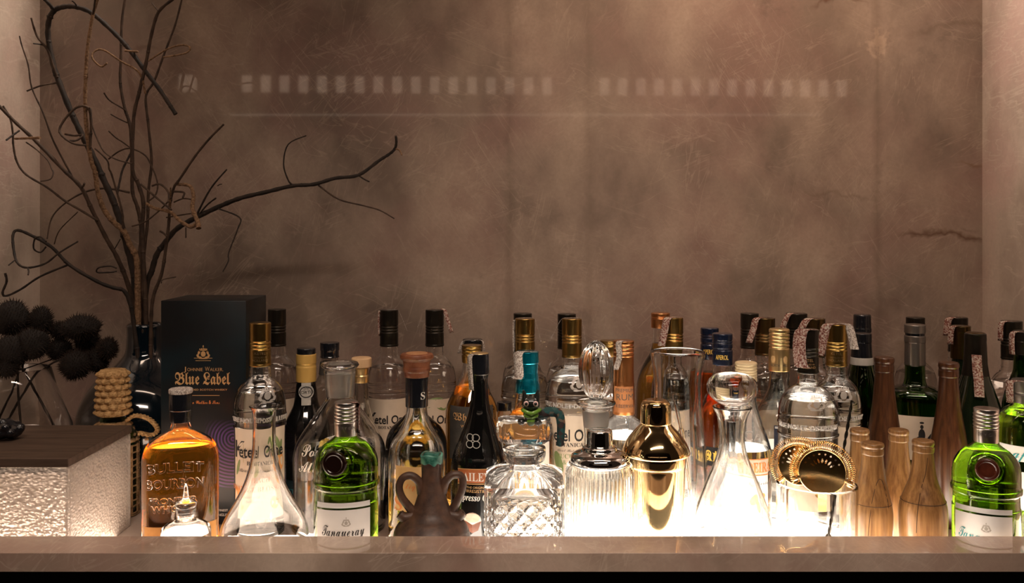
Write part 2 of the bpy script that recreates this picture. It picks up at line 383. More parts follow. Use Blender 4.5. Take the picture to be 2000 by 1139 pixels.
# front ledge (raised lip), polished
ZL = PZ(1047.5, 1.18); DF = F*(CAMZ-ZL)/(1080.5-HZ)
bm = bmesh.new(); box(bm, XL-.05, XR+.05, DF, 1.18, PZ(1117.5, DF), ZL, .0004, 1); struct('trim_ledge', bm, M['ledge'], smooth=True)
bm = bmesh.new(); box(bm, XL-.05, XR+.05, DF+.02, 1.179, -.6, PZ(1117.5, DF)); struct('wall_counter', bm, M['black'])
# opposite wall of the bar with glowing blocks added to stand in for a lit shelf mirrored in the back wall
RY = -2.0; VD = 2*W_-RY
bm = bmesh.new(); box(bm, -3.2, 3.2, RY-.1, RY, -.6, 2.6); struct('wall_rear', bm, mat('rear_wall_paint', (.05, .035, .028), .8))
def mir(x, y): return (x-1000)*VD/F, CAMZ+(HZ-y)*VD/F
bmf = bmesh.new(); bmp = bmesh.new()
xs_ = [360, 378]+[483+36.6*i for i in range(17)]+[1180+35.6*i for i in range(14)]
for i, x in enumerate(xs_):
    a, z0 = mir(x-9, 176+x*.008); b, z1 = mir(x+9 if x > 400 else x+6, 144+x*.008)
    box(bmp, a, b, RY+.002, RY+.012, z0, z1)
a, z0 = mir(335, 190); b, z1 = mir(1655, 130); box(bmf, a, b, RY, RY+.004, z0, z1)
wf = struct('unseen_lit_shelf', bmf, mat('unseen_shelf_back', (.25, .19, .15), .5))  # flat backing of the unseen lit shelf, only its reflection shows
M['pane'] = emis('shelf_glow_block', (1, .70, .50), 2.3)
struct('unseen_shelf_glow', bmp, M['pane'], wf)
a, z0 = mir(440, 226); b, z1 = mir(1600, 223.5)
bm = bmesh.new(); box(bm, a, b, RY, RY+.02, z0, z1); o = link('led_strip', bm, emis('shelf_edge_light', (1, .8, .6), 1.6), None, False)
tag(o, 'thin lit line mirrored faintly across the polished back wall', 'light')
# light panels let into the shelf (on the slab), brightest behind the middle
PAN = [(-.905, -.70, 5.0), (-.70, -.50, 6.0), (-.50, -.29, 6.0), (-.29, -.10, 4.5), (-.10, .06, 17.0), (.06, .22, 20.0), (.22, .38, 24.0), (.38, .50, 15.0), (.50, .66, 12.0), (.66, .905, 8.0)]
PN = ['under the frosted glass box', 'between the glass box and the amber flask', 'under the flared carafe', 'under the brown clay jug', 'under the cut crystal decanter', 'under the ribbed glass shaker', 'under the wide conical decanter', 'under the tumbler of strainers', 'under the small wooden bottles', 'under the green bottle at the right end']
for (a, b, s), nm in zip(PAN, PN):
    bm = bmesh.new(); box(bm, a+.0005, b-.0005, 1.181, 1.345, -.02, 0)
    o = link('light_panel', bm, emis('panel_glow', (1.0, .75, .58) if s < 11 else (1, .86, .72), s), None, False)
    tag(o, 'glowing light panel set in the shelf '+nm, 'light panel', 'light panels in the shelf')
for (a, b, s), nm in zip([(-.10, .06, 2.0), (.06, .22, 3.4), (.22, .38, 4.0), (.38, .50, 2.4)], ['beneath the teal capped bottle', 'beneath the copper capsule bottle', 'beneath the glass pitcher', 'beneath the black capped vodka bottle']):
    bm = bmesh.new(); box(bm, a+.0005, b-.0005, 1.346, 1.54, -.0005, .0004)
    o = link('light_panel', bm, emis('panel_glow', (1, .86, .72), s), None, False)
    tag(o, 'glowing light panel in the rear of the shelf '+nm, 'light panel', 'light panels in the shelf')
SH = 0.0   # things stand on the panel surface
# ================================================================== text and labels
_font_cache = {}
def text_mesh(s, size, extrude=0, bevel=0, offset=0, align='CENTER', spacing=1):
    cu = bpy.data.curves.new('lettering', 'FONT'); cu.body = s; cu.size = size; cu.extrude = extrude; cu.bevel_depth = bevel
    cu.offset = offset; cu.align_x = align; cu.space_character = spacing; cu.resolution_u = 3
    o = bpy.data.objects.new('tmp', cu); COL.objects.link(o)
    bpy.context.view_layer.update()
    dg = bpy.context.evaluated_depsgraph_get()
    me = bpy.data.meshes.new_from_object(o.evaluated_get(dg))
    bpy.data.objects.remove(o); bpy.data.curves.remove(cu)
    me.materials.clear(); return me
def fancy(s, style):
    out = ''
    base = {'serif': (0x1D400, 0x1D41A), 'script': (0x1D4D0, 0x1D4EA), 'fraktur': (0x1D56C, 0x1D586), 'italic': (0x1D468, 0x1D482)}[style]
    for ch in s:
        if 'A' <= ch <= 'Z': out += chr(base[0]+ord(ch)-65)
        elif 'a' <= ch <= 'z': out += chr(base[1]+ord(ch)-97)
        else: out += ch
    return out
class Body:
    """outer surface of a bottle: radius by height, in its own axes (front = -y)"""
    def __init__(s, prof, sy=1, n=2): s.p = prof; s.sy = sy; s.n = n
    def R(s, z):
        p = s.p
        for (r0, z0), (r1, z1) in zip(p, p[1:]):
            if min(z0, z1)-1e-9 <= z <= max(z0, z1)+1e-9 and abs(z1-z0) > 1e-7:
                return r0+(r1-r0)*(z-z0)/(z1-z0)
        return p[0][0] if abs(z-p[0][1]) < abs(z-p[-1][1]) else p[-1][0]
    def at(s, x, z, off):
        R = s.R(z)
        if s.n == 2 and s.sy == 1:
            a = x/max(R, 1e-4); return Vector(((R+off)*math.sin(a), -(R+off)*math.cos(a), z))
        u = min(abs(x)/R, .999); y = R*s.sy*(1-u**s.n)**(1/s.n)
        return Vector((x, -(y+off), z))
def wrap_text(parent, body, s, x, z, size, m, name='lettering', off=.0010, shear=0, xscale=1, relief=0, bold=0, arc=0, rot=0, fit=None):
    me = text_mesh(s, size, extrude=relief/2, bevel=relief*.3 if relief else 0, offset=bold)
    if len(me.vertices) == 0: return None
    xsz = [v.co.x for v in me.vertices]; wd = max(xsz)-min(xsz); mid = (max(xsz)+min(xsz))/2
    if fit: xscale = fit/wd
    for v in me.vertices:
        tx = (v.co.x-mid)*xscale+v.co.y*shear; ty = v.co.y
        if rot: tx, ty = tx*math.cos(rot)-ty*math.sin(rot), tx*math.sin(rot)+ty*math.cos(rot)
        zz = z+ty-arc*(tx*tx)
        v.co = body.at(x+tx, zz, off+v.co.z+relief/2)
    me.materials.append(m)
    o = bpy.data.objects.new(name, me); COL.objects.link(o); o.parent = parent
    return o
def patch(parent, body, x0, x1, z0, z1, m, name='label', off=.0004, nx=24, nz=8, th=.0002, tilt=0, arc=0):
    bm = bmesh.new()
    G = []
    for k, o_ in ((0, off), (1, off+th)):
        g = []
        for j in range(nz+1):
            row = []
            for i in range(nx+1):
                x = x0+(x1-x0)*i/nx; z = z0+(z1-z0)*j/nz+tilt*(x-x0)-arc*(x*x)
                row.append(bm.verts.new(body.at(x, z, o_)))
            g.append(row)
        G.append(g)
    for j in range(nz):
        for i in range(nx):
            a = G[1]; bm.faces.new((a[j][i], a[j][i+1], a[j+1][i+1], a[j+1][i]))
            a = G[0]; bm.faces.new((a[j][i], a[j+1][i], a[j+1][i+1], a[j][i+1]))
    edge = [(0, i) for i in range(nx+1)]+[(j, nx) for j in range(1, nz+1)]+[(nz, i) for i in range(nx-1, -1, -1)]+[(j, 0) for j in range(nz-1, 0, -1)]
    for (a, b), (c, d) in zip(edge, edge[1:]+edge[:1]):
        bm.faces.new((G[0][a][b], G[0][c][d], G[1][c][d], G[1][a][b]))
    return link(name, bm, m, parent, True, 60)
def decal(parent, body, pts, m, name='decoration', off=.0008):
    """flat printed shape on the surface: list of polygons in (x,z)"""
    bm = bmesh.new()
    for poly in pts:
        cx = sum(p[0] for p in poly)/len(poly); cz = sum(p[1] for p in poly)/len(poly)
        c = bm.verts.new(body.at(cx, cz, off)); vs = [bm.verts.new(body.at(x, z, off)) for x, z in poly]
        for i in range(len(vs)): bm.faces.new((c, vs[i], vs[(i+1) % len(vs)]))
    return link(name, bm, m, parent, False)
def ell(cx, cz, a, b, rot=0, n=16):
    return [(cx+a*math.cos(t)*math.cos(rot)-b*math.sin(t)*math.sin(rot), cz+a*math.cos(t)*math.sin(rot)+b*math.sin(t)*math.cos(rot)) for t in [2*PI*i/n for i in range(n)]]
# ================================================================== bottles
class B:
    """one bottle placed at photo column x, own distance d; heights and half widths of its traced outline become metres at that distance"""
    def __init__(s, name, label, cat, x, d, group=None, turn=0):
        s.x, s.d = x, d
        s.a = math.atan2(-PX(x, d), d)
        z0 = SH if d < 1.35 else 0
        s.z0 = z0
        s.root = empty(name, (PX(x, d), d, z0), s.a+turn)
        tag(s.root, label, cat, group)
        s.k = K(x)*d/F
    def r(s, hw): return hw*s.k
    def z(s, y): return PZ(y, s.d)-s.z0
    def prof(s, pr, rad=.003):
        out = []
        for p in pr:
            z = 0 if p[0] == 'B' else s.z(p[0])
            out.append((s.r(p[1]), z)+((p[2],) if len(p) > 2 else ()))
        return out          # top -> bottom
    def glass(s, pr, m, t=.0022, base=.006, fill=None, liq=None, sy=1, n=2, seg=48, rad=.004, brad=.006, open_=False, name='glass_body', solid=False, rf=None):
        P = s.prof(pr)
        P = P[:-1]+[(P[-1][0], 0.0, brad)]
        top = P[0]
        outer = fillet([(0, 0, 0)]+P[::-1], rad)          # bottom -> top
        s.body = Body([q for q in outer if q[0] > 1e-4], sy, n)
        bm = bmesh.new()
        if open_:
            inn = fillet([(0, base, 0), (max(P[-1][0]-t, .001), base, brad)]+[(max(q[0]-t, .001), max(q[1], base+.001))+tuple(q[2:]) for q in P[-2:0:-1]]+[(top[0]-t, top[1])], rad)
            lip = [(top[0]-.0002*0, top[1]), (top[0]-t*.5, top[1]+t*.35), (top[0]-t, top[1])]
            full = outer[:-1]+[lip[0], lip[1], lip[2]]+inn[::-1][1:]
            lathe(bm, full, seg, sy, n, rf=rf, rfn=len(outer)-1)
        else:
            lathe(bm, outer+[(0, top[1])], seg, sy, n, rf=rf)
            if not solid:
                ip = [(0, base, 0), (max(P[-1][0]-t, .001), base, brad)]+[(max(q[0]-t, .001), max(q[1], base+.001))+tuple(q[2:]) for q in P[-2:0:-1]]+[(max(top[0]-t, .001), top[1]-.001)]
                inn = fillet(ip, rad)
                lathe(bm, inn+[(0, top[1]-.001)], seg, sy, n, flip=True)
        o = link(name, bm, m, s.root, True, 50); s.gb = s.last = o
        if fill is not None and not solid:
            zf = s.z(fill); e = .0003; L = []
            for (r0, z0), (r1, z1) in zip(inn, inn[1:]):
                L.append((r0+e if r0 > 1e-6 else 0, z0-(e if z0 <= base+1e-6 else 0)))
                if z0 < zf <= z1:
                    L.append((r0+(r1-r0)*(zf-z0)/max(z1-z0, 1e-9)+e, zf)); break
            L.append((0, L[-1][1]))
            bm = bmesh.new(); lathe(bm, L, seg, sy, n)
            s.liquid = link('liquid', bm, liq or M['liq_clear'], s.root, True, 50)
        return o
    def part(s, name, pr, m, rad=.0008, seg=40, sy=1, n=2, dx=0, rf=None, parent=None, off=(0, 0)):
        P = s.prof(pr)
        q = fillet([(0, P[-1][1], 0)]+P[::-1]+[(0, P[0][1], 0)], rad, 3)
        bm = bmesh.new(); lathe(bm, q, seg, sy, n, rf=rf, c=(s.r(dx)+off[0], off[1], 0))
        s.last = link(name, bm, m, parent or s.root, True, 40); return s.last
    def capbody(s, y0, y1, hw): return Body([(s.r(hw), s.z(y1)), (s.r(hw), s.z(y0))])
    def lab(s, hw, y0, y1, m, name='label', **k):
        """label spanning +-hw px of arc around the front, from row y0 (top) to y1"""
        x0, x1 = (hw if isinstance(hw, tuple) else (-hw, hw))
        s.last = patch(s.root, s.body, s.r(x0), s.r(x1), s.zf(y1), s.zf(y0), m, name, **k); return s.last
    def zf(s, y):
        """height on the front surface seen at row y"""
        z = s.z(y)
        for _ in range(4):
            dd = s.d-s.body.R(max(z, .001))*s.body.sy; z = PZ(y, dd)-s.z0
        return max(z, .0015)
    def txt(s, st, dx, y, size, m, parent=None, body=None, **k):
        if body is None: z = s.zf(y); b = s.body
        else: b = body; z = PZ(y, s.d-b.p[0][0])-s.z0
        sc = s.d/F*.96
        if 'fit' in k and k['fit']: k['fit'] = k['fit']*sc
        return wrap_text(parent or s.root, b, st, dx*sc, z, size*sc*1.38, m, **k)
    def strip(s, pts, wv, m, name='tax_strip'):
        """paper ribbon; pts (dx px, y px, dy m), wv half width vector (x,y,z) m"""
        P = crom([Vector((s.r(a), c, s.z(b))) for a, b, c in pts], 4); wv = Vector(wv); bm = bmesh.new(); prev = None
        for p in P:
            v = [bm.verts.new(p-wv), bm.verts.new(p+wv)]
            if prev: bm.faces.new((prev[0], prev[1], v[1], v[0]))
            prev = v
        o = link(name, bm, m, s.root, True, 60)
        so = o.modifiers.new('thickness', 'SOLIDIFY'); so.thickness = .00025
        return o
def crown(b, x, y, h, m, body=None, parent=None, name='crest'):
    """small relief crest: crown dome over a shield with supporters"""
    u = h/10; sc = b.d/F*.96; bd = body or b.body
    z = b.zf(y) if body is None else PZ(y, b.d-bd.p[0][0])-b.z0
    q = []
    def e(cx, cz, a, c, r=0): q.append([(x*sc+px_*sc, z+pz_*sc) for px_, pz_ in ell(cx*u, cz*u, a*u, c*u, r, 12)])
    for i in range(5): e((i-2)*1.5, 6.0-abs(i-2)*.35, .55, .8)
    e(0, 8, .6, .9); e(0, 4.6, 4.0, .55); e(0, 1.2, 2.2, 2.6)
    for sg in (-1, 1):
        e(sg*3.8, 2.4, 1.0, 2.2, sg*.35); e(sg*4.8, -.6, 1.0, 1.7, -sg*.5); e(sg*2.6, -1.8, 1.5, .7, sg*.3); e(sg*3.2, 3.9, .8, .8)
    e(0, -2.8, 4.2, .5)
    return decal(parent or b.root, bd, q, m, name)
# --- the tall round-shouldered clear vodka bottle that is repeated along the shelf
def vodka(x, d, ytop, hwcap, hwbody, capm, label, cat='bottle', group='round-shouldered clear bottles with long foil caps', art=None, words=(), shx=0, glassm=None, relief=False, lab_m='paper', fill=True, caps=True, lab_top=None):
    b = B('vodka_bottle', label, cat, x, d, group)
    S = 1.37*1.31/d                # px per mm-ish at this distance
    def y(mm): return ytop+mm*1.8/d
    r = hwcap
    rb = hwbody
    b.glass([(y(58), r*.80), (y(64), r*.88), (y(64.8), r*.98), (y(75), r*.98), (y(76), r*1.02), (y(78), r*1.0), (y(81), r*1.06, .002), (y(84), rb*.52, .004), (y(90), rb*.71, .006), (y(98), rb*.86, .008), (y(110), rb*.96, .010), (y(122), rb*.995, .010), (y(133), rb, .003),
             (y(134), rb*1.02, .001), (y(136), rb*1.02, .001), (y(137), rb*.985, .001), (y(149), rb*.985, .001), (y(150), rb*1.02, .001), (y(152), rb*1.02, .001), (y(153), rb*.985, .001), ('B', rb*.985)],
            glassm or M['glass'], fill=y(100 if fill else 100) if fill else None, liq=M['liq_clear'])
    cp = []
    cp += [(y(0), r*.97), (y(1.2), r*1.0), (y(25), r)]
    for g in (27, 32, 37): cp += [(y(g), r), (y(g+.8), r*.95), (y(g+1.8), r*.95), (y(g+2.6), r)]
    cp += [(y(42), r), (y(60), r*1.0), (y(61), r*1.03), (y(63), r*1.03), (y(63.5), r*.98)]
    b.part('cap', cp, capm, rad=.0006)
    cb = b.capbody(y(0), y(63), r)
    if d < 1.5:
        capink = M['cap_palegold'] if capm is not M['cap_black'] else M['ink_gold']
        cap_o = b.last
        b.txt('KETEL', 0, y(48), 6.0, capink, cap_o, cb, off=.0002); b.txt('DISTILLED IN', 0, y(53), 3.4, capink, cap_o, cb, off=.0002); b.txt('HOLLAND', 0, y(58), 5.0, capink, cap_o, cb, off=.0002)
    # raised ring of lettering and crest on the shoulder
    gb = b.gb
    if relief:
        for a in (-.62, .02, .62, 1.25):
            b.txt('THE NOLET DISTILLERY'[0:20] if a == .02 else '', 0, y(148), 9, M['emboss_hi'], gb, name='raised_lettering', relief=.0012) if a == .02 else None
        crown(b, rb*.28, y(112), 30, M['emboss_hi'], parent=gb)
    L0 = lab_top or y(158)
    if lab_m:
        lb = b.lab(rb*1.15, L0, y(292), M[lab_m])
        for (t_, dx, yy, sz, im, kw) in words:
            b.txt(t_, dx, yy, sz, M[im], lb, **kw)
        if art: art(b, lb)
    return b
ST = 'strip'
def side_strip(b, y0, hw, side, drop, out, m='strip', wy=.006, front=0, lift=3):
    s = side
    b.strip([(-s*hw*.7, y0-1, front), (0, y0-2, front), (s*hw*.92, y0-1, front), (s*(hw+out*.35), y0+drop*.3, front), (s*(hw+out), y0+drop, front)], (0 if wy > 0 else -wy, abs(wy), 0), M[m])
# ---- K1: peach label, front left
def peach(b, lb):
    e = []; g = []
    z = lambda y: b.zf(y)
    u = b.d/F
    g += [ell(34*u, z(868), 5*u, 17*u, .5), ell(26*u, z(858), 4*u, 14*u, -.6), ell(42*u, z(880), 4*u, 16*u, -.2), ell(-46*u, z(915), 4*u, 16*u, -.3), ell(20*u, z(880), 3*u, 10*u, -1.0)]
    decal(lb, b.body, g, M['ink_green'], 'printed_leaves')
    e += [ell(40*u, z(905), 11*u, 20*u, .2), ell(-46*u, z(975), 9*u, 22*u, .25), ell(30*u, z(985), 10*u, 13*u, .2)]
    pi = mat('peach_ink', (.72, .33, .10), .6)
    for q in e: decal(lb, b.body, [q], pi, 'printed_fruit', off=.0007)
    decal(lb, b.body, [[(-51*u, z(905)), (-32*u, z(905)), (-32*u, z(868)), (-51*u, z(868))]], mat('gold_square_ink', (.42, .30, .10), .5), 'printed_square', off=.00065)
SER = lambda s: fancy(s, 'serif')
FRA = lambda s: fancy(s, 'fraktur')
SCR = lambda s: fancy(s, 'script')
vodka(508, 1.36, 630, 21.5, 51.5, M['cap_gold'], 'clear vodka bottle with peach and orange label, behind the flared carafe', group=None, art=peach, relief=True,
      words=[('K', -42, 895, 34, 'ink', {'bold': .0006}), ('etel  One', 3, 894, 24, 'ink', {'bold': .0004, 'xscale': .75}), (SER('BOTANICAL'), 6, 909, 8, 'ink', {}), (SCR('Real Botanicals'), -5, 923, 8, 'ink_grey', {}),
             (SER('PEACH'), -2, 942, 10, 'ink_orange', {}), (SER('ORANGE BLOSSOM'), -4, 960, 10, 'ink_orange', {}), (SCR('Made with'), -20, 972, 6, 'ink_grey', {}), (SCR('Natural'), -20, 981, 6, 'ink_grey', {})])
b = vodka(541, 1.60, 604, 18, 43, M['cap_black'], 'clear bottle with dark foil cap, just right of the tall dark gift box')
W3 = [('K', -34, 828, 22, 'ink', {'bold': .0006}), ('etel One', 4, 828, 17, 'ink', {'bold': .0004, 'xscale': .8}), (SER('BOTANICAL'), 2, 838, 6, 'ink', {})]
b = vodka(760, 1.62, 605, 18, 42, M['cap_black'], 'clear vodka bottle in the back row with cream label, left of the cork-stoppered bottle', words=W3)
side_strip(b, 607, 18, 1, 42, 18, 'strip2', .001); b.strip([(-18.5, 606, -.006), (-19.5, 620, -.006), (-19, 655, -.006)], (.002, .002, 0), M['strip'])
b = vodka(849, 1.62, 605, 18, 42, M['cap_black'], 'clear vodka bottle in the back row whose paper strip hangs to the right', words=[('K', -34, 828, 22, 'ink', {'bold': .0006}), ('etel One', 4, 828, 17, 'ink', {'bold': .0004, 'xscale': .8})],
          art=lambda b, lb: decal(lb, b.body, [ell(-8*b.d/F, b.zf(790), 12*b.d/F, 6*b.d/F, .4), ell(12*b.d/F, b.zf(795), 11*b.d/F, 6*b.d/F, -.5), ell(2*b.d/F, b.zf(782), 14*b.d/F, 5*b.d/F, .1)], M['ink_green'], 'printed_leaves'))
b.strip([(-10, 604, -.004), (6, 603, -.004), (18, 605, -.004), (24, 622, -.004), (33, 650, -.004)], (.0035, .001, 0), M['strip'])
b = vodka(1021, 1.69, 612, 18, 40, M['cap_black'], 'clear bottle farthest back, its dark cap half hidden behind a gold capped one')
b = vodka(1025, 1.60, 622, 19.5, 46, M['cap_gold'], 'gold capped clear bottle rising behind the teal capped bottle', words=[])
side_strip(b, 623, 19.5, 1, 44, 12, 'strip2', .0008); b.strip([(-20.5, 624, -.008), (-21.5, 640, -.006), (-21, 690, -.006)], (.002, .002, 0), M['strip2'])
b = vodka(1107, 1.69, 613, 18, 40, M['cap_black'], 'clear back row bottle with dark cap, left of the cucumber label bottle')
b = vodka(1117, 1.52, 622, 19.5, 52, M['cap_gold'], 'gold capped clear vodka bottle with cream label behind the green eyed cat', group=None, relief=True,
          words=[('Ketel One', -3, 862, 24, 'ink', {'bold': .0004, 'xscale': .72}), (SER('BOTANICAL'), -2, 873, 8, 'ink', {}), (SCR('Real Botanicals'), 0, 883, 6, 'ink_grey', {}), (SER('CUCUMBER'), 4, 896, 9, 'ink_green', {}), (SER('& MINT'), 4, 908, 9, 'ink_green', {})],
          art=lambda b, lb: decal(lb, b.body, [ell(-26*b.d/F, b.zf(905), 8*b.d/F, 22*b.d/F, .3), ell(30*b.d/F, b.zf(800), 12*b.d/F, 5*b.d/F, .3)], M['ink_green'], 'printed_leaves'))
side_strip(b, 623, 19.5, 1, 46, 7, 'strip2', .0008); side_strip(b, 623, 19.5, -1, 46, 25, 'strip2', .0008)
b = vodka(1316, 1.56, 620, 18.5, 44, M['cap_gold'], 'gold capped clear bottle seen through the open glass pitcher', words=[('Ketel One', 0, 855, 22, 'ink', {'xscale': .75, 'bold': .0003})])
b.strip([(14, 619, -.013), (-2, 618, -.015), (-13, 622, -.016), (-17, 640, -.017), (-24, 674, -.018)], (.006, -.001, 0), M['strip'])
b = vodka(1464, 1.69, 612, 18, 41, M['cap_black'], 'clear back row bottle with dark cap, left of the pale gold capped bottle')
b = vodka(1494, 1.59, 621, 20, 44, M['cap_dkgold'], 'bronze capped clear bottle with strip leaning left behind the pale gold capped bottle')
b.strip([(14, 620, -.013), (-4, 619, -.015), (-17, 622, -.016), (-22, 640, -.017), (-31, 668, -.018)], (.0055, -.001, 0), M['strip'])
b = vodka(1556, 1.69, 612, 21, 40, M['cap_black'], 'clear bottle farthest back behind the black capped vodka bottle')
b.strip([(8, 611, -.015), (-14, 612, -.016), (-24, 630, -.017), (-30, 645, -.018)], (.005, -.001, 0), M['strip'])
b = vodka(1592, 1.55, 622, 20, 40, M['cap_dkgold'], 'bronze capped clear bottle peering over between two vodka bottles')
b.strip([(8, 621, -.015), (-14, 622, -.016), (-26, 640, -.017), (-36, 662, -.018)], (.006, -.001, 0), M['strip'])
b = vodka(1578, 1.345, 643, 21, 60, M['cap_black'], 'black capped clear vodka bottle with raised lettering behind the strainers', group=None, relief=True, lab_top=848, lab_m=None)
b.lab(48, 868, 1000, M['paper'])
b.strip([(10, 642, -.014), (-6, 641, -.017), (-14, 648, -.018), (-17, 675, -.021), (-14, 706, -.022), (-8, 715, -.022)], (.009, -.001, 0), M['strip'])
b = vodka(1634, 1.41, 633, 21.5, 48, M['cap_gold'], 'gold capped clear vodka bottle with paper strips on both sides', group=None, relief=True)
b.strip([(14, 632, -.010), (-6, 631, -.014), (-20, 636, -.015), (-27, 665, -.016), (-34, 694, -.016)], (.007, -.001, 0), M['strip'])
b.strip([(0, 631, -.008), (20, 632, -.008), (27, 645, -.008), (35, 680, -.008)], (.006, .001, 0), M['strip2'])
b = vodka(1788, 1.70, 620, 19, 43, M['cap_black'], 'clear back row bottle behind the green bottle with pewter neck')
b = vodka(1871, 1.72, 620, 20, 38, M['cap_black'], 'dark capped clear bottle farthest back, behind the dark champagne bottle')
b.strip([(4, 619, -.013), (-14, 620, -.015), (-20, 630, -.016), (-22, 655, -.017)], (.006, -.001, 0), M['strip'])
b = vodka(1976, 1.54, 627, 22, 46, M['cap_black'], 'clear bottle with dark cap and strip near the right wall', group=None)
b.strip([(4, 626, -.013), (-14, 627, -.015), (-21, 635, -.016), (-22, 665, -.016)], (.004, -.001, 0), M['strip'])
# ================================================================== other bottles
def simple(name, label, x, d, gl, gmat, caps, group=None, cat='bottle', **k):
    b = B(name, label, cat, x, d, group)
    b.glass(gl, gmat, **k)
    for c in caps: b.part(c[0], c[1], c[2])
    return b
def ribs(y0, y1, hw, n, dep=.94, flat=.5):
    out = []; st = (y1-y0)/n
    for i in range(n):
        a = y0+i*st; out += [(a, hw), (a+st*flat, hw), (a+st*(flat+.1), hw*dep), (a+st*.92, hw*dep)]
    return out+[(y1, hw)]
# tall gift box
d = 1.40; x0, x1 = PX(314, d), PX(480.5, d); bz = PZ(587.4, d); yb = 1.515
root = empty('gift_box', ((x0+x1)/2, d, 0)); tag(root, 'tall near-black gift box with gold lettering standing behind the amber flask', 'box')
bm = bmesh.new(); box(bm, -(x1-x0)/2, (x1-x0)/2, 0, yb-d, 0, bz, .0012, 2); link('carton', bm, M['giftbox'], root, True)
class Flat:
    def __init__(s, y): s.y = y
    def R(s, z): return 0
    def at(s, x, z, off): return Vector((x, s.y-off, z))
FB = Flat(0); cxp = (314+480.5)/2
def fbt(st, x, y, size, m, **k):
    sc = d/F
    if 'fit' in k: k['fit'] *= sc
    return wrap_text(root, FB, st, (x-cxp)*sc, PZ(y, d), size*sc*1.38, M[m], off=.0004, **k)
fbt('J', 361, 725, 9, 'ink_gold', fit=5); fbt('OHNNIE', 381, 725, 6.6, 'ink_gold', fit=30); fbt('W', 405, 725, 9, 'ink_gold', fit=9); fbt('ALKER.', 423, 725, 6.6, 'ink_gold', fit=26)
fbt(FRA('Blue Label'), 396, 751, 23, 'ink_gold', fit=108, bold=.0002)
fbt('BLENDED SCOTCH WHISKY', 402, 763, 3.6, 'ink_gold', fit=84); fbt(SCR('John Walker & Sons'), 396, 789, 7.5, 'ink_orange', fit=66)
sc = d/F
decal(root, FB, [[((360-cxp)*sc, PZ(773, d)), ((429-cxp)*sc, PZ(773, d)), ((429-cxp)*sc, PZ(772, d)), ((360-cxp)*sc, PZ(772, d))],
                 [((379-cxp)*sc, PZ(699, d)), ((415-cxp)*sc, PZ(699, d)), ((415-cxp)*sc, PZ(700, d)), ((379-cxp)*sc, PZ(700, d))],
                 [((382-cxp)*sc, PZ(704, d)), ((412-cxp)*sc, PZ(704, d)), ((412-cxp)*sc, PZ(705, d)), ((382-cxp)*sc, PZ(705, d))]], M['ink_gold'], 'printed_rule', .0004)
class O: pass
fo = O(); fo.d = d; fo.root = root; fo.z0 = 0; fo.body = FB
FB.p = [(0, 0)]
crown(fo, 0, 694, 23, M['ink_gold'], body=FB, parent=root)
fbt('FINEST', 436, 999, 4.5, 'ink_white'); fbt('ENGLISH', 436, 999+9, 5, 'ink_white')
# amber flask with raised lettering
b = B('whiskey_flask', 'amber whiskey flask with raised glass lettering, right of the frosted glass box', 'bottle', 353, 1.268)
b.glass([(822, 18), (828, 19, .002), (838, 22, .003), (846, 40, .010), (862, 66, .014), (885, 75, .010), (900, 76.5), ('B', 75)], M['glass'], fill=868, liq=M['liq_amber'], sy=.52, n=2.4, seg=72, t=.003, brad=.008)
b.part('cap', [(760, 20), (762, 22.5), (800, 23), (801, 22), (824, 21)], M['cap_blackp'], sy=1)
b.part('cap_seal', [(758.5, 22), (760, 24), (766, 24), (768, 23.3)], M['strip2'])
gb = b.gb
def bul(st, dx, y, size, fit, **k): b.txt(st, dx, y, size, M['emboss'], gb, name='raised_lettering', relief=.0016, fit=fit, **k)
bul('BULLEIT', -10, 921, 19, 108, arc=2.2, bold=.0001); bul('BOURBON', -10, 953, 19, 110, arc=1.0, bold=.0001)
bul('FRONTIER', -14, 983, 12, 92); bul('WHISKEY', -14, 1000, 14, 84)
b.lab(74, 1028, 1062, M['paper_amber'])
# port style bottle with yellow capsule
b = simple('port_bottle', 'dark bottle with yellow capsule and round grey neck seal, left of the large stoppered decanter', 598, 1.50,
           [(742, 16), (746, 19), (790, 24, .01), (815, 38, .012), (835, 46, .01), ('B', 47)], M['glass_black'], [('cap', [(679.5, 17), (681, 18.5), (692, 18.5)], M['cap_blackp']), ('capsule', [(691, 19), (692, 20), (709, 20), (711, 19.2), (714, 19.2), (716, 20), (744, 20), (745, 19)], M['cap_yellow'])], solid=True)
q = b.capbody(744, 800, 22)
b.lab((-9, 9), 745, 792, M['seal_grey'], 'neck_seal', off=.0008)
lb = b.last; u = b.d/F
decal(lb, b.body, [ell(0, b.zf(766), 15*u, 14*u)], M['seal_grey'], 'round_seal', .0012)
decal(lb, b.body, [ell(0, b.zf(766), 12*u, 11*u)], M['ink'], 'round_seal', .0016); decal(lb, b.body, [ell(0, b.zf(766), 10*u, 9*u)], M['seal_grey'], 'round_seal', .0020)
b.txt('JW', 0, 761, 5, M['ink'], lb, off=.0024); b.txt('PORTO', 0, 769, 6, M['ink'], lb, off=.0024)
b.lab((-44, 20), 940, 1030, mat('blue_black_label', (.01, .03, .04), .5)); lb = b.last
b.txt('STV', -26, 965, 9, M['ink_teal'], lb)
# small black ribbed cap bottle
simple('spirit_bottle', 'clear bottle with black ribbed cap behind the large decanter', 644, 1.60,
       [(696, 16), (700, 16.5), (712, 17), (738, 22, .01), (752, 38, .01), (770, 42, .008), ('B', 42)], M['glass_grey'], [('cap', ribs(669, 697, 19, 1)+[(698, 18.5)], M['cap_blackp']), ('neck_label', [(706, 18.5), (707, 19), (730, 21.5), (731, 21)], M['paper_dk'])], fill=800)
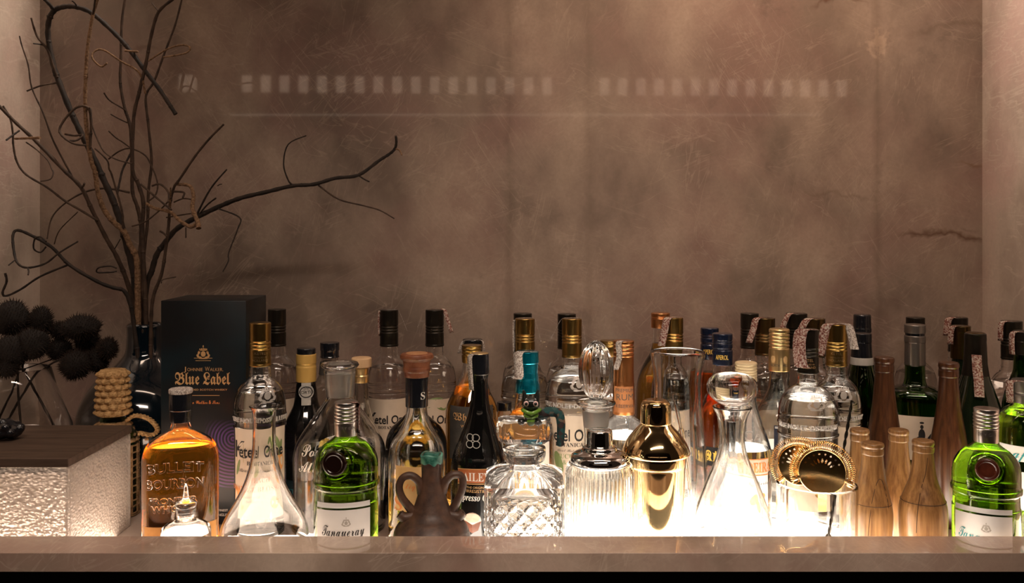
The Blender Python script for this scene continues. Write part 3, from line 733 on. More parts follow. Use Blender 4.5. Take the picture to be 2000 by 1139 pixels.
# pale wood topped bottle
simple('spirit_bottle', 'clear bottle with pale wooden stopper, right behind the large decanter', 706, 1.50,
       [(745, 12), (750, 13), (790, 15), (830, 26, .012), (850, 36, .01), ('B', 37)], M['glass_grey'], [('stopper', [(698, 18), (700, 20), (716, 20), (717, 19)], M['palewood']), ('capsule', [(717, 13), (719, 14), (732, 12.5), (734, 14), (747, 14)], M['cap_palegold'])], fill=860, liq=M['liq_clear'])
# big decanter with flat stopper
b = B('glass_decanter', 'large clear decanter with frosted neck, flat disc stopper and white handwriting', 'decanter', 664, 1.385)
b.glass([(722, 31), (724, 32), (727, 31, .001), (774, 27, .003), (779, 27), (792, 37, .008), (845, 76, .02), (868, 88, .012), (890, 91), ('B', 90)], M['glass'], t=.003, seg=64)
b.part('stopper', [(706, 22), (708, 35), (713, 38), (718, 34), (722, 20), (726, 22), (760, 20)], M['glass_solid'])
b.part('ground_neck', [(728, 29.5), (774, 25.6)], M['glass_frost'])
for st, dx, y, s, rt in (('Porto', -46, 893, 24, .10), ('Alegre', -47, 925, 23, .06)):
    b.txt(SCR(st), dx, y, s, M['ink_white'], b.gb, name='handwriting', rot=rt)
# green gin bottles
def gin(x, d, ytop, hb, label, wax, seal_dx, hc, turn=0):
    b = B('gin_bottle', label, 'bottle', x, d, 'squat green gin bottles with silver screw caps', turn)
    yt = lambda v: ytop+v
    b.glass([(yt(62), hc*.80), (yt(66), hc*.9, .002), (yt(74), hc*1.25, .006), (yt(84), hb*.70, .010), (yt(100), hb*.92, .010), (yt(118), hb*.985, .008), (yt(150), hb*.985), (yt(151), hb*1.02, .001), (yt(160), hb*1.02, .001), (yt(162), hb*.96, .001), (yt(168), hb*.95, .003), (yt(188), hb*.96, .002), (yt(190), hb*.985), ('B', hb*.97)],
            M['glass_green'], fill=yt(80), liq=M['liq_green'], t=.003, seg=64, brad=.008)
    b.part('cap', [(yt(0), hc*.93), (yt(1), hc)]+[(yt(7), hc), (yt(9), hc*.95)]+ribs(yt(10), yt(38), hc*1.03, 4)+[(yt(40), hc), (yt(66), hc*.97)], M['cap_silver'], rf=lambda t, z: 1)
    cb = b.capbody(yt(0), yt(64), hc)
    b.txt('DRY GIN' if wax else 'GIN', 2, yt(56), 6.5, M['ink_grey'], b.last, cb, off=.0004)
    # round seal in a raised ring on the shoulder
    z = b.zf(yt(122)); R = b.body.R(z); rr = b.r(33); ph = b.r(seal_dx)/R
    bm = bmesh.new()
    ring = [Vector((rr*.96*math.cos(t), -R-.0005+.010*(math.cos(t)**2)*.9, rr*math.sin(t))) for t in [2*PI*i/40 for i in range(40)]]
    tube(bm, ring, b.r(3.6), 8, True)
    o = link('seal_ring', bm, M['glass_green'], b.root); o.location = (0, 0, z); o.rotation_euler = (0, 0, ph)
    bm = bmesh.new(); lathe(bm, fillet([(0, 0, 0), (b.r(23), 0), (b.r(25), .003), (b.r(23), .0075), (b.r(18), .0085), (b.r(16), .0070), (0, .0075)], .001), 40)
    bmesh.ops.rotate(bm, cent=(0, 0, 0), matrix=Matrix.Rotation(PI/2, 3, 'X'), verts=bm.verts)
    o = link('wax_seal', bm, wax, b.root); o.rotation_euler = (0, 0, ph); o.location = (math.sin(ph)*(R-.004), -math.cos(ph)*(R-.004), z)
    l1 = (-hb*1.02, hb*.78)
    b.lab(l1, yt(199), yt(209), M['paper_w'], 'label_band', th=.0003, arc=1.0)
    b.lab(l1, yt(213), yt(281), M['paper_w'], th=.0003, arc=1.0)
    lb = b.last
    b.txt(SCR('Tanqueray'), -7, yt(264), 24, M['ink_teal'] if not wax is M['wax_dk'] else M['ink'], lb, fit=hb*1.35, off=.0012)
    crown(b, 0, yt(240), 15, M['seal_grey'], parent=lb)
    b.txt(SER('LONDON DRY GIN'), 0, yt(278), 5, M['ink_grey'], lb, off=.0012)
    b.root['_'] = 0; del b.root['_']
    return b
g1 = gin(676, 1.25, 784, 64.5, 'green gin bottle with dark seal, standing in front of the large clear decanter', M['wax_dk'], -22, 23.5)
g1.strip([(10, 783, -.012), (23.5, 786, -.006), (24.2, 800, -.006), (24, 845, -.006)], (.002, -.004, 0), M['strip'])
gin(1926, 1.235, 797, 70, 'green gin bottle with red seal at the right end, beside the small wooden bottles', M['wax'], 2, 25.5)
# green bottle cut by the right edge
b = B('gin_bottle', 'pale green gin bottle with grey cap, cut off by the right edge', 'bottle', 2003, 1.35)
b.glass([(785, 25), (792, 30, .004), (802, 48, .008), (822, 60, .006), (850, 62), ('B', 61)], M['glass_lime'], fill=808, liq=M['liq_green'], t=.003)
b.part('cap', [(741, 27), (743, 29), (765, 29), (766, 27), (768, 27), (769, 29), (786, 28)], M['cap_grey'])
b.strip([(-10, 741, -.020), (-29, 745, -.010), (-31, 760, -.010), (-30, 788, -.008)], (.005, -.004, 0), M['strip'])
b.lab(58, 875, 905, M['paper_w']); lb = b.last; b.txt(SCR('Rangpur'), -22, 898, 20, M['ink_teal'], lb)
b.lab(58, 925, 1000, M['paper_w'])
# very dark green bottle with strip at right edge
b = simple('wine_bottle', 'dark green bottle behind the pale green one at the right edge', 1999, 1.46, [(690, 17), (695, 19), (725, 21), (760, 36, .01), (790, 44, .01), ('B', 44)], M['glass_dkgreen'],
           [('capsule', [(646, 20), (648, 22), (666, 22), (667, 21), (692, 21)], M['cap_black'])], fill=735, liq=M['liq_olive'])
b.strip([(-4, 646, -.018), (-20, 649, -.012), (-23, 665, -.012), (-22, 692, -.012)], (.004, -.003, 0), M['strip'])
# cork-stoppered brandy bottle
b = B('liqueur_bottle', 'clear bottle with brown cork stopper and parchment label behind the clay jug', 'bottle', 814, 1.335)
b.glass([(792, 20), (800, 20), (818, 23, .01), (842, 34, .012), (862, 50, .012), (880, 54.5, .008), (900, 55.5), ('B', 55)], M['glass'], fill=935, liq=M['liq_yellow'], t=.003)
b.part('stopper', [(690, 29), (692, 32), (698, 33.5), (701, 31), (704, 27), (716, 26), (718, 27), (724, 26.5), (726, 25), (736, 24)], M['cork'])
b.part('cork_top', [(688.8, 20), (690.3, 22)], M['corktop'])
b.part('neck_sleeve', [(731, 21), (734, 22.5), (790, 22), (794, 22)], M['cap_blackp'])
b.txt(SER('S'), 13, 781, 15, M['ink_white'], b.last, b.capbody(731, 794, 22.5), off=.0003)
b.lab(44, 912, 1000, M['paper_tan'], tilt=-.02); lb = b.last
b.txt(SER('S'), -39, 998, 28, M['ink_orange'], lb); b.txt(SER('S'), 6, 995, 22, M['ink_orange'], lb); b.txt(SCR('liqueur'), 4, 955, 12, M['ink_orange'], lb)
# dark globe-shouldered bottle behind it
simple('liqueur_bottle', 'black round-shouldered bottle half hidden behind the cork-stoppered one', 813, 1.455, [(780, 16), (806, 18), (820, 32, .01), (835, 50, .012), (855, 59, .01), (880, 61), ('B', 60)], M['glass_black'], [('cap', [(755, 15), (781, 16)], M['cap_blackp'])], solid=True)
# amber screw cap bottle + the wired cap behind
b = simple('spirit_bottle', 'amber bottle with gold screw cap behind the black cream liqueur bottle', 921, 1.49, [(705, 16), (712, 17), (735, 20, .01), (768, 38, .02), (790, 49, .01), (806, 51), ('B', 50)], M['glass'], [('cap', ribs(674, 694, 19.5, 3)+[(708, 18.5)], M['cap_gold'])], fill=753, liq=M['liq_whisky'])
b.lab(48, 795, 900, M['paper_dk']); b.txt(FRA('Whiskey'), -4, 822, 14, M['ink_gold'], b.last); b.txt('WHISKEY', -4, 836, 6, M['ink_gold'], b.last)
b = simple('spirit_bottle', 'black capped bottle with drooping paper ribbon behind the gold screw capped amber bottle', 923, 1.68, [(690, 16), (715, 17), (760, 34, .015), (780, 38), ('B', 38)], M['glass'], [('cap', [(662, 18), (664, 19.5), (692, 19)], M['cap_blackp'])], fill=740, liq=M['liq_whisky'])
b.strip([(4, 662, -.015), (-14, 663, -.016), (-20, 668, -.014), (-26, 688, -.012)], (.003, .001, 0), M['strip2']); b.strip([(8, 662, -.012), (20, 666, -.010), (23, 684, -.010)], (.001, .001, 0), M['strip2'])
# cream liqueur
b = B('cream_liqueur_bottle', 'glossy black cream liqueur bottle with rust red label band', 'bottle', 937, 1.335)
b.glass([(694, 17), (700, 18), (726, 18.5), (740, 15.5), (765, 16, .01), (800, 20, .015), (850, 38, .03), (885, 52, .02), (905, 56, .01), (925, 57), ('B', 56)], M['glass_black'], solid=True)
b.part('cap', [(689.5, 15), (690.5, 17.5), (696, 18), (722, 18.6), (724, 19), (730, 19), (731, 17.5)], M['cap_blackp']); b.part('cap_top', [(689, 15.5), (690, 17), (693, 17.3)], M['cap_palegold'])
b.strip([(-8, 690, -.012), (-17, 692, -.009), (-19.5, 705, -.008), (-16, 760, -.008)], (.0035, -.003, 0), M['strip2'])
u = b.d/F
for cx, cz in ((-6, 6), (6, 6), (-7, -6), (7, -6)):
    bm = bmesh.new(); z = b.zf(862)
    ring = [b.body.at((cx-14)*u*.95+7*u*math.cos(t), z+cz*u+6.2*u*math.sin(t), .0006) for t in [2*PI*i/24 for i in range(24)]]
    tube(bm, ring, .0006, 5, True); link('monogram', bm, M['seal_grey'], b.root)
b.lab(46, 917, 944, M['rust'], 'label_band', arc=1.5); lb = b.last
b.txt(SER('BAILEYS'), -8, 940, 17, M['ink_white'], lb, fit=74, arc=1.5, off=.0014)
for yy in (916, 945): b.lab(46, yy, yy+1.6, M['ink_gold'], 'label_edge', arc=1.5, th=.0004)
b.txt('THE ORIGINAL', -6, 955, 4.5, M['ink_gold'], b.root, off=.0006); b.txt('IRRESISTIBLE', -4, 963, 6.2, M['ink_gold'], b.root, off=.0006); b.txt(fancy('Espresso Creme', 'italic'), -4, 979, 14, M['ink_white'], b.root, fit=92, off=.0006)
decal(b.root, b.body, [ell(-14*u, b.zf(1018), 17*u, 16*u)], M['foam_white'], 'printed_cup', .0005); decal(b.root, b.body, [[(-31*u, b.zf(1018)), (-26*u, b.zf(1036)), (-14*u, b.zf(1042)), (-3*u, b.zf(1036)), (3*u, b.zf(1018)), (-14*u, b.zf(1026))]], mat('cup_brown_ink', (.12, .04, .02), .4), 'printed_cup', .0009)
decal(b.root, b.body, [ell(-14*u, b.zf(1012), 14.5*u, 9*u)], mat('foam_cream', (.55, .38, .28), .6), 'printed_cup', .0012)
# teal foil bottle with amber spirit
b = B('rum_bottle', 'bottle with teal foil cap and torn strip behind the crystal stopper', 'bottle', 1030, 1.44)
b.glass([(762, 19), (768, 22), (800, 25, .01), (815, 40, .01), (830, 50, .01), (850, 52), ('B', 52)], M['glass'], fill=800, liq=M['liq_whisky'])
b.part('cap', [(685.5, 20), (687, 22), (708, 22.5), (709, 21.5), (712, 21.5), (728, 20.5), (737, 22), (742, 21.5), (750, 24), (764, 25), (766, 24)], M['cap_teal'])
b.strip([(12, 685, -.016), (-10, 684, -.016), (-18, 690, -.016), (-17, 710, -.017), (-16, 730, -.018), (-20, 737, -.020)], (.007, -.002, 0), M['strip2'])
b.lab(48, 850, 990, mat('teal_edge_label', (.55, .50, .42), .6))
# amber bottle peeking between
simple('spirit_bottle', 'amber bottle showing only as a sliver right of the black cream liqueur bottle', 985, 1.53, [(800, 14), (815, 20), (840, 27, .01), (860, 28), ('B', 28)], M['glass'], [('cap', [(785, 14), (801, 14.5)], M['cap_blackp'])], fill=820, liq=M['liq_whisky'])
# copper capped bottle, and gold cap behind
b = B('rum_bottle', 'clear bottle with long copper capsule and white strip, behind the gold cocktail shaker', 'bottle', 1218, 1.45)
b.glass([(806, 19), (812, 22, .004), (826, 40, .015), (850, 48, .01), (870, 49), ('B', 49)], M['glass'], fill=1100 and 850, liq=M['liq_clear'])
b.part('capsule', [(665, 19.5), (666, 20.5)]+ribs(668, 690, 20.5, 3)+[(694, 20.5), (696, 19.8), (743, 20.5), (745, 21), (808, 21.5)], M['cap_copper'])
cb = b.capbody(744, 808, 21.2); co = b.last
co = patch(b.root, cb, -b.r(21), b.r(21), b.z(802), b.z(752), M['cap_copper2'], 'neck_label', off=.0006)
b.txt('PREMIUM', 3, 766, 7, M['ink_grey'], co, cb, off=.0012); b.txt('RUM', 3, 782, 13, M['ink_grey'], co, cb, off=.0012); b.txt('RESERVA', 3, 797, 7, M['ink_grey'], co, cb, off=.0012)
b.strip([(6, 664, -.013), (-6, 664, -.016), (-10, 672, -.017), (-8, 694, -.018), (-16, 719, -.020)], (.0045, -.001, 0), M['strip2'])
b.last
simple('spirit_bottle', 'clear bottle with gold screw cap behind the copper capped bottle', 1190, 1.60, [(692, 15), (700, 15.5), (740, 20), (775, 40, .015), (790, 42), ('B', 42)], M['glass'], [('cap', ribs(665, 676, 18, 2)+[(695, 18)], M['cap_gold'])], fill=780)
# yellow spirit bottle
simple('spirit_bottle', 'round bottle of yellow spirit with brown gold cap behind the glass pitcher', 1290, 1.68, [(634, 14), (640, 15), (672, 16), (690, 20, .01), (708, 32, .015), (735, 44, .015), (760, 48, .01), ('B', 48)], M['glass'], [('cap', [(611, 17.5), (612, 18.5)]+ribs(616, 622, 18.5, 2)+[(640, 18.5)], M['cap_copper'])], fill=670, liq=M['liq_yellow'])
# aperitif bottles
for (x, d, yt, lab_) in ((1386, 1.66, 640, 'orange aperitif bottle with navy cap, rear of the two'), (1411, 1.50, 651, 'orange aperitif bottle with navy cap, front of the two, behind the round glass stopper')):
    h = 20.3*1.475/d
    b = B('aperitif_bottle', lab_, 'bottle', x, d, 'orange aperitif bottles with navy caps')
    b.glass([(yt+59, h*.8), (yt+66, h*.95), (yt+95, h*1.0, .01), (yt+125, h*1.6, .02), (yt+150, h*2.2, .01), (yt+170, h*2.4), ('B', h*2.4)], M['glass'], fill=yt+86, liq=M['liq_orange'])
    b.part('cap', [(yt, h*.93), (yt+1.5, h)]+ribs(yt+10, yt+20, h, 2)+[(yt+28, h), (yt+29, h*.93), (yt+32, h*.93), (yt+33, h*1.01), (yt+61, h)], M['cap_navy'])
    cb = b.capbody(yt+30, yt+61, h*1.01)
    b.txt('APEROL', -1, yt+52, 9.5, M['ink_yellow'], b.last, cb, off=.0003, bold=.0002, fit=26)
    b.lab(h*2.2, yt+225, yt+262, M['ink'], 'label'); b.txt('1919', -h*.9, yt+252, 22, M['ink_yellow'], b.last); b.txt(SER('APEROL'), h*.7, yt+252, 18, M['ink_yellow'], b.last)
# pale ribbed cap cachaca bottle
b = B('cachaca_bottle', 'clear bottle with ribbed cream cap and cream label band, right of the wide conical decanter', 'bottle', 1457, 1.385)
b.glass([(740, 18), (748, 19), (790, 21, .01), (830, 34, .02), (868, 48, .015), (885, 50, .01), ('B', 50)], M['glass'], fill=873, liq=M['liq_clear'])
b.part('cap', [(706.5, 18), (708, 21.5)]+ribs(710, 738, 22, 5, .95)+[(745, 21.5)], M['cap_cream'])
b.lab(48, 900, 1010, M['paper_w']); lb = b.last
b.lab(49, 899, 926, M['paper'], 'label_band', th=.0005); b.txt(SER('CACHOEIRA'), 4, 923, 20, M['ink_orange'], lb, off=.0014, fit=100, bold=.0002)
for yy in (897, 928): b.lab(49, yy, yy+2, M['ink_orange'], 'label_edge', th=.0006)
b.txt(SCR('Superior'), 30, 948, 9, M['ink_grey'], lb, off=.0014)
u = b.d/F; decal(lb, b.body, [ell(24*u, b.zf(975), 16*u, 9*u, .5), ell(34*u, b.zf(990), 8*u, 12*u, .1)], M['ink_orange'], 'printed_fruit', .0010)
b.txt('CA', 14, 862, 20, M['emboss_hi'], b.gb, relief=.001, name='raised_lettering')
# pale gold capped bottle
b = B('spirit_bottle', 'clear slope-shouldered bottle with pale gold capsule, left of the black capped vodka bottle', 'bottle', 1522, 1.46)
b.glass([(722, 19), (728, 19.5), (755, 21, .01), (785, 34, .03), (812, 50, .02), (830, 52, .01), ('B', 52)], M['glass_grey'], fill=868, liq=M['liq_clear'])
b.part('capsule', [(642, 18.5), (643.5, 20.3)]+ribs(646, 680, 20.5, 5, .95)+[(684, 21), (723, 21.5), (724, 21)], M['cap_palegold'])
cb = b.capbody(684, 723, 21.3); co = b.last
b.txt('NORTH    MILL', 0, 717, 5.5, M['ink_grey'], co, cb, off=.0003, fit=36)
decal(co, cb, [ell(-12*b.d/F, b.z(700), 5*b.d/F, 7*b.d/F), ell(12*b.d/F, b.z(700), 5*b.d/F, 7*b.d/F)], M['paper_tan'], 'printed_emblem', .0003)
b.lab((-10, 50), 832, 900, mat('navy_label', (.02, .025, .05), .5)); b.lab((-8, 48), 834, 838, M['paper_w'], 'label_edge', th=.0006)
# dark beer like bottles
simple('wine_bottle', 'black capped dark bottle farthest back, above the green one with pale neck band', 1684, 1.70, [(668, 15), (690, 17), (735, 34, .02), (755, 36), ('B', 36)], M['glass_wine'], [('cap', [(614, 16), (616, 17.5), (640, 18), (642, 18.8), (648, 18.8), (650, 17), (670, 16.5)], M['cap_blackp'])], solid=True)
b = simple('wine_bottle', 'black capped green bottle with pale neck band, left of the tall wooden bottle', 1683, 1.57, [(696, 18), (716, 21), (735, 26, .015), (780, 35, .02), (800, 37), ('B', 37)], M['glass_dkgreen'],
       [('capsule', [(650, 18), (651.5, 20), (668, 20), (669, 19.4), (690, 21), (700, 22)], M['cap_blackp']), ('neck_band', [(697, 21.5), (698, 22.3), (711, 23.5), (712, 22.8)], M['seal_grey'])], fill=725, liq=M['liq_olive'])
# green bottle w/ pewter neck (square shoulders)
b = B('gin_bottle', 'flat-shouldered green bottle with pewter neck between the two tall wooden bottles', 'bottle', 1787, 1.56)
b.glass([(712, 20), (740, 21, .004), (752, 24, .004), (758, 44, .006), (768, 52, .006), ('B', 54)], M['glass_dkgreen'], fill=757, liq=M['liq_olive'], n=3.2, t=.003)
b.part('stopper', [(633.5, 20), (635, 21.3), (650, 21.5), (650.5, 20)], M['cap_grey']); b.part('cap_ring', [(650, 19.5), (656, 19.5)], M['cap_blackp'])
b.part('neck_sleeve', [(655, 20.5), (657, 21.3), (668, 21.5), (669, 20.6), (714, 21)], M['cap_grey'])
b.lab(46, 814, 900, M['paper']); lb = b.last; u = b.d/F
fig = [ell(12*u, b.zf(834), 3*u, 4*u), ell(12*u, b.zf(850), 6*u, 12*u), ell(20*u, b.zf(862), 9*u, 5*u, .6), ell(5*u, b.zf(860), 4*u, 8*u, -.5), ell(12*u, b.zf(826), 4*u, 2*u), ell(26*u, b.zf(852), 2*u, 12*u, -.6)]
decal(lb, b.body, fig, M['ink'], 'printed_figure', .0009)
# wine with gold strip
b = simple('wine_bottle', 'dark bottle with gold capsule and strip left behind the champagne bottle', 1876, 1.60, [(680, 16), (700, 17), (740, 24), (770, 38), ('B', 40)], M['glass_wine'], [('capsule', [(636, 19), (637, 20.5), (648, 20.5), (649, 20), (700, 20)], M['cap_dkgold'])], solid=True)
b.strip([(4, 636, -.015), (-12, 636, -.016), (-18, 645, -.016), (-20, 672, -.016)], (.0045, -.001, 0), M['strip'])
# champagne
b = simple('champagne_bottle', 'dark champagne bottle with long wrinkled foil neck behind the right green gin bottle', 1905, 1.44, [(668, 19), (676, 21, .004), (700, 22), (730, 26, .02), (770, 42, .03), (810, 57, .02), (830, 59), ('B', 59)], M['glass_wine'],
       [('foil', [(650, 19), (652, 22), (662, 22.5), (668, 22), (672, 22.5), (710, 24.2), (735, 28.3), (737, 27.5)], M['cap_black']), ('cork_disc', [(649, 17), (650.5, 20)], M['cap_dkgold'])], solid=True)
b.strip([(2, 690, -.021), (4, 720, -.024), (6, 735, -.027), (8, 768, -.036)], (.007, 0, 0), M['strip'])
# ================================================================== wooden bottles
def wbottle(x, d, yt, hc, hb, sy_, m, label, groove=()):
    b = B('wooden_bottle', label, 'wooden bottle', x, d, 'turned wooden bottles')
    H = sy_     # rows per unit
    y = lambda v: yt+v*H
    b.bodymesh = b.part('body', [(y(22), hc*.90), (y(26), hc*.90, .004), (y(50), hc*1.0, .02), (y(80), hc*1.22, .03), (y(115), hb*.92, .02), (y(135), hb, .015), (y(160), hb, .01), ('B', hb*.93, .004)], m, rad=.006)
    b.part('lip', [(y(0), hc*.80), (y(1), hc*.96), (y(6), hc*1.0), (y(8), hc*.97), (y(9.5), hc*.92), (y(12), hc*.92), (y(13), hc*.96), (y(22), hc*.97), (y(24), hc*.90)], m, rad=.0015)
    for yy, rad_ in groove:
        ht = rad_
        bm = bmesh.new(); zz = b.z(y(yy))
        tube(bm, [Vector(((b.r(ht)+.0001)*math.sin(t), -(b.r(ht)+.0001)*math.cos(t), zz)) for t in [2*PI*i/48 for i in range(48)]], .0004, 6, True)
        link('groove', bm, M['wood_line'], b.root)
    return b
wbottle(1727, 1.46, 697, 20.5, 35, 1.25, M['wood_dk'], 'tall dark wooden bottle, left one, standing behind the small ones')
wbottle(1853, 1.40, 707, 21.5, 38, 1.25, M['wood_dk'], 'tall darkest wooden bottle, right one, just left of the champagne bottle')
wbottle(1679, 1.325, 837, 20, 36, 1.0, M['wood'], 'small wooden bottle partly hidden behind the tumbler of strainers')
wbottle(1755, 1.335, 838, 21, 38, 1.0, M['wood'], 'small wooden bottle at the back between the two front ones')
def vgroove(b, pts):
    bm = bmesh.new(); q = crom([Vector(p) for p in pts], 5)
    P = []
    for v in q:
        # find the lathe radius at this height from the body mesh outline
        me = b.bodymesh.data; z = v.y; best = min(me.vertices, key=lambda w: abs(w.co.z-z) if w.co.length > .01 and math.hypot(w.co.x, w.co.y) > .008 else 9)
        R = math.hypot(best.co.x, best.co.y); a = v.x/R
        P.append(Vector((R*math.sin(a), -R*math.cos(a), z)))
    tube(bm, P, .0004, 5); link('groove', bm, M['wood_line'], b.root)
b = wbottle(1704, 1.255, 864, 23.5, 41, 1.0, M['wood'], 'small wooden bottle in front, nearest the tumbler, with a pointed arch groove', groove=((117, 37.6), (178, 39.2)))
u = b.d/F
vgroove(b, [((-8)*u, b.z(1040)), ((-3)*u, b.z(985)), (4*u, b.z(950)), (12*u, b.z(930)), (22*u, b.z(938)), (30*u, b.z(965)), (34*u, b.z(985))])
b = wbottle(1803, 1.237, 859, 23, 49, 1.0, M['wood'], 'small wooden bottle in front, left of the right green gin bottle', groove=((117, 45.2), (176, 46.4)))
u = b.d/F
vgroove(b, [(8*u, b.z(890)), (4*u, b.z(920)), (-4*u, b.z(950)), (-10*u, b.z(990)), (-12*u, b.z(1030))])
# ================================================================== frosted glass box with a wooden lid
xr = PX(143.5, 1.212); xl = xr-.215; yf, yb = 1.197, 1.395; zt = PZ(911, 1.205)
root = empty('glass_box', ((xl+xr)/2, (yf+yb)/2, 0)); tag(root, 'hammered glass box glowing from below under a dark wooden lid', 'box')
cx, cy = (xl+xr)/2, (yf+yb)/2
def pane(a, b, c, d_, nm):
    bm = bmesh.new(); box(bm, a-cx, b-cx, c-cy, d_-cy, .0, zt, .0015, 2); return link(nm, bm, M['hammered'], root)
pane(xl, xr, yf, yf+.007, 'glass_pane'); pane(xl, xr, yb-.007, yb, 'glass_pane')
pane(xr-.007, xr, yf+.0072, yb-.0072, 'glass_pane'); pane(xl, xl+.007, yf+.0072, yb-.0072, 'glass_pane')
bm = bmesh.new(); box(bm, xl-cx-.001, xr-cx+.001, yf-cy-.001, yb-cy+.001, zt+.0008, zt+.0125, .0008, 1)
lidz = zt+.0125
lido = link('lid', bm, M['lid'], root, True)
bm = bmesh.new(); box(bm, xl-cx+.009, xr-cx-.009, yf-cy+.009, yb-cy-.009, zt-.010, zt+.0006, .0005, 1); link('lid_rebate', bm, M['lid'], lido, True)
# dark seed pod on the lid
bm = bmesh.new(); c = P3(14, 838, 1.30)
for i in range(26):
    a = random.random()*6.28; e = random.random()*2-1; r = .014
    ball(bm, (c.x+math.cos(a)*r*math.sqrt(1-e*e)*1.15, c.y+math.sin(a)*r*math.sqrt(1-e*e), c.z+e*r*.7), (.0075, .0075, .0065))
ball(bm, c, (.017, .016, .013))
o = link('seed_pod', bm, mat('black_seed_pod', (.006, .007, .010), .25, coat=.5)); remesh(o, .0016, 2)
zmin = min(v.co.z for v in o.data.vertices)
for v in o.data.vertices: v.co.z += lidz+.0008-zmin
tag(o, 'lumpy black seed pod lying on the wooden lid at the left edge', 'seed pod')
# ================================================================== glass vase with dark fluffy blooms
b = B('glass_vase', 'clear flared glass vase of dark fluffy blooms behind the frosted glass box', 'vase', 32, 1.50)
b.glass([(720, 70), (760, 82), (833, 113), (860, 118, .01), ('B', 110)], M['glass'], t=.002, open_=True, seg=64)
def stem(name, pts, r, m, parent=None, label=None, cat=None, sub=5, seg=7, group=None):
    """pts: (x px, y px, d) ; r px list or pair"""
    P = crom([P3(*p) for p in pts], sub); n = len(P)
    if isinstance(r, tuple): R = [(r[0]+(r[1]-r[0])*i/(n-1)) for i in range(n)]
    else: R = [r]*n
    R = [R[i]*P[i].y/F*(1+.10*math.sin(i*2.3)) for i in range(n)]
    bm = bmesh.new(); tube(bm, P, R, seg)
    for i in range(3, n-2, 7):   # buds and knots
        ball(bm, P[i], (R[i]*1.25, R[i]*1.25, R[i]*1.1), sub=1)
    o = link(name, bm, m, parent, True, 70)
    if label: tag(o, label, cat, group)
    return o
def fuzzball(parent, x, y, rx, ry, d, seed, spikes=420):
    rnd = random.Random(seed); c = P3(x, y, d); a = rx*d/F; b_ = ry*d/F; bm = bmesh.new()
    o3 = Vector(parent.location)
    bmesh.ops.create_icosphere(bm, subdivisions=3, radius=1)
    for v in bm.verts:
        n = 1+.16*mnoise.noise(v.co*2.2+Vector((seed, 0, 0)))
        v.co = Vector((v.co.x*a*n*.9, v.co.y*a*n*.9, v.co.z*b_*n*.9))+c-o3
    core = link('flower_head', bm, M['fuzz'], parent)
    bm = bmesh.new()
    for i in range(spikes):
        z = 1-2*(i+.5)/spikes; t = i*2.399963; rr = math.sqrt(1-z*z); dirv = Vector((rr*math.cos(t), rr*math.sin(t), z))
        n = 1+.16*mnoise.noise(dirv*2.2+Vector((seed, 0, 0)))
        p = Vector((dirv.x*a*n*.86, dirv.y*a*n*.86, dirv.z*b_*n*.86))+c-o3
        dd = (dirv+Vector((rnd.uniform(-.35, .35), rnd.uniform(-.35, .35), rnd.uniform(-.2, .5)))).normalized()
        L = rnd.uniform(.005, .009); s = dd.cross(Vector((0, .3, 1))).normalized()*.0007; q = dd.cross(s).normalized()*.0007
        v = [bm.verts.new(p+s), bm.verts.new(p-s*.5+q), bm.verts.new(p-s*.5-q)]; tp = bm.verts.new(p+dd*L)
        for k in range(3): bm.faces.new((v[k], v[(k+1) % 3], tp))
    o = link('spines', bm, M['fuzz2'], core, False); o['kind'] = 'stuff'
    return core
sprigs = [
 ('dark fluffy bloom sprig leaning right over the glass vase, largest heads', [(6, 840, 1.50), (45, 770, 1.50), (92, 716, 1.50), (150, 690, 1.49)], [(158, 640, 38, 26, 1.49), (211, 681, 17, 21, 1.49), (188, 704, 24, 24, 1.50), (147, 713, 30, 30, 1.47)]),
 ('dark fluffy bloom sprig with upright head beside the left wall corner', [(112, 845, 1.51), (72, 770, 1.51), (44, 722, 1.50), (60, 680, 1.50), (78, 650, 1.50)], [(80, 627, 22, 30, 1.50), (116, 646, 16, 16, 1.52), (116, 683, 24, 22, 1.52)]),
 ('dark fluffy bloom sprig of heavy heads at the left edge', [(42, 845, 1.49), (36, 780, 1.49), (34, 725, 1.49), (28, 690, 1.48)], [(22, 622, 36, 38, 1.49), (63, 672, 34, 32, 1.47), (24, 686, 38, 34, 1.46)]),
 ('dark fluffy bloom sprig with low head cut by the left edge', [(-12, 840, 1.51), (6, 800, 1.51), (24, 765, 1.51), (50, 720, 1.52)], [(12, 716, 26, 22, 1.45), (171, 668, 24, 24, 1.53)]),
]
for i, (lb_, pts, heads) in enumerate(sprigs):
    base = P3(*pts[0])
    root = empty('flower_sprig', base); tag(root, lb_, 'flower', 'dark fluffy blooms in the glass vase')
    s = stem('stem', pts, (2.6, 1.6), M['twig_dk']); s.parent = root; s.location = -base
    for j, (x, y, rx, ry, dd) in enumerate(heads):
        st = stem('stalk', [pts[-1], ((pts[-1][0]+x)/2, (pts[-1][1]+y)/2+4, dd), (x, y, dd)], 1.2, M['twig_dk']); st.parent = root; st.location = -base
        fuzzball(root, x, y, rx, ry, dd, i*10+j)
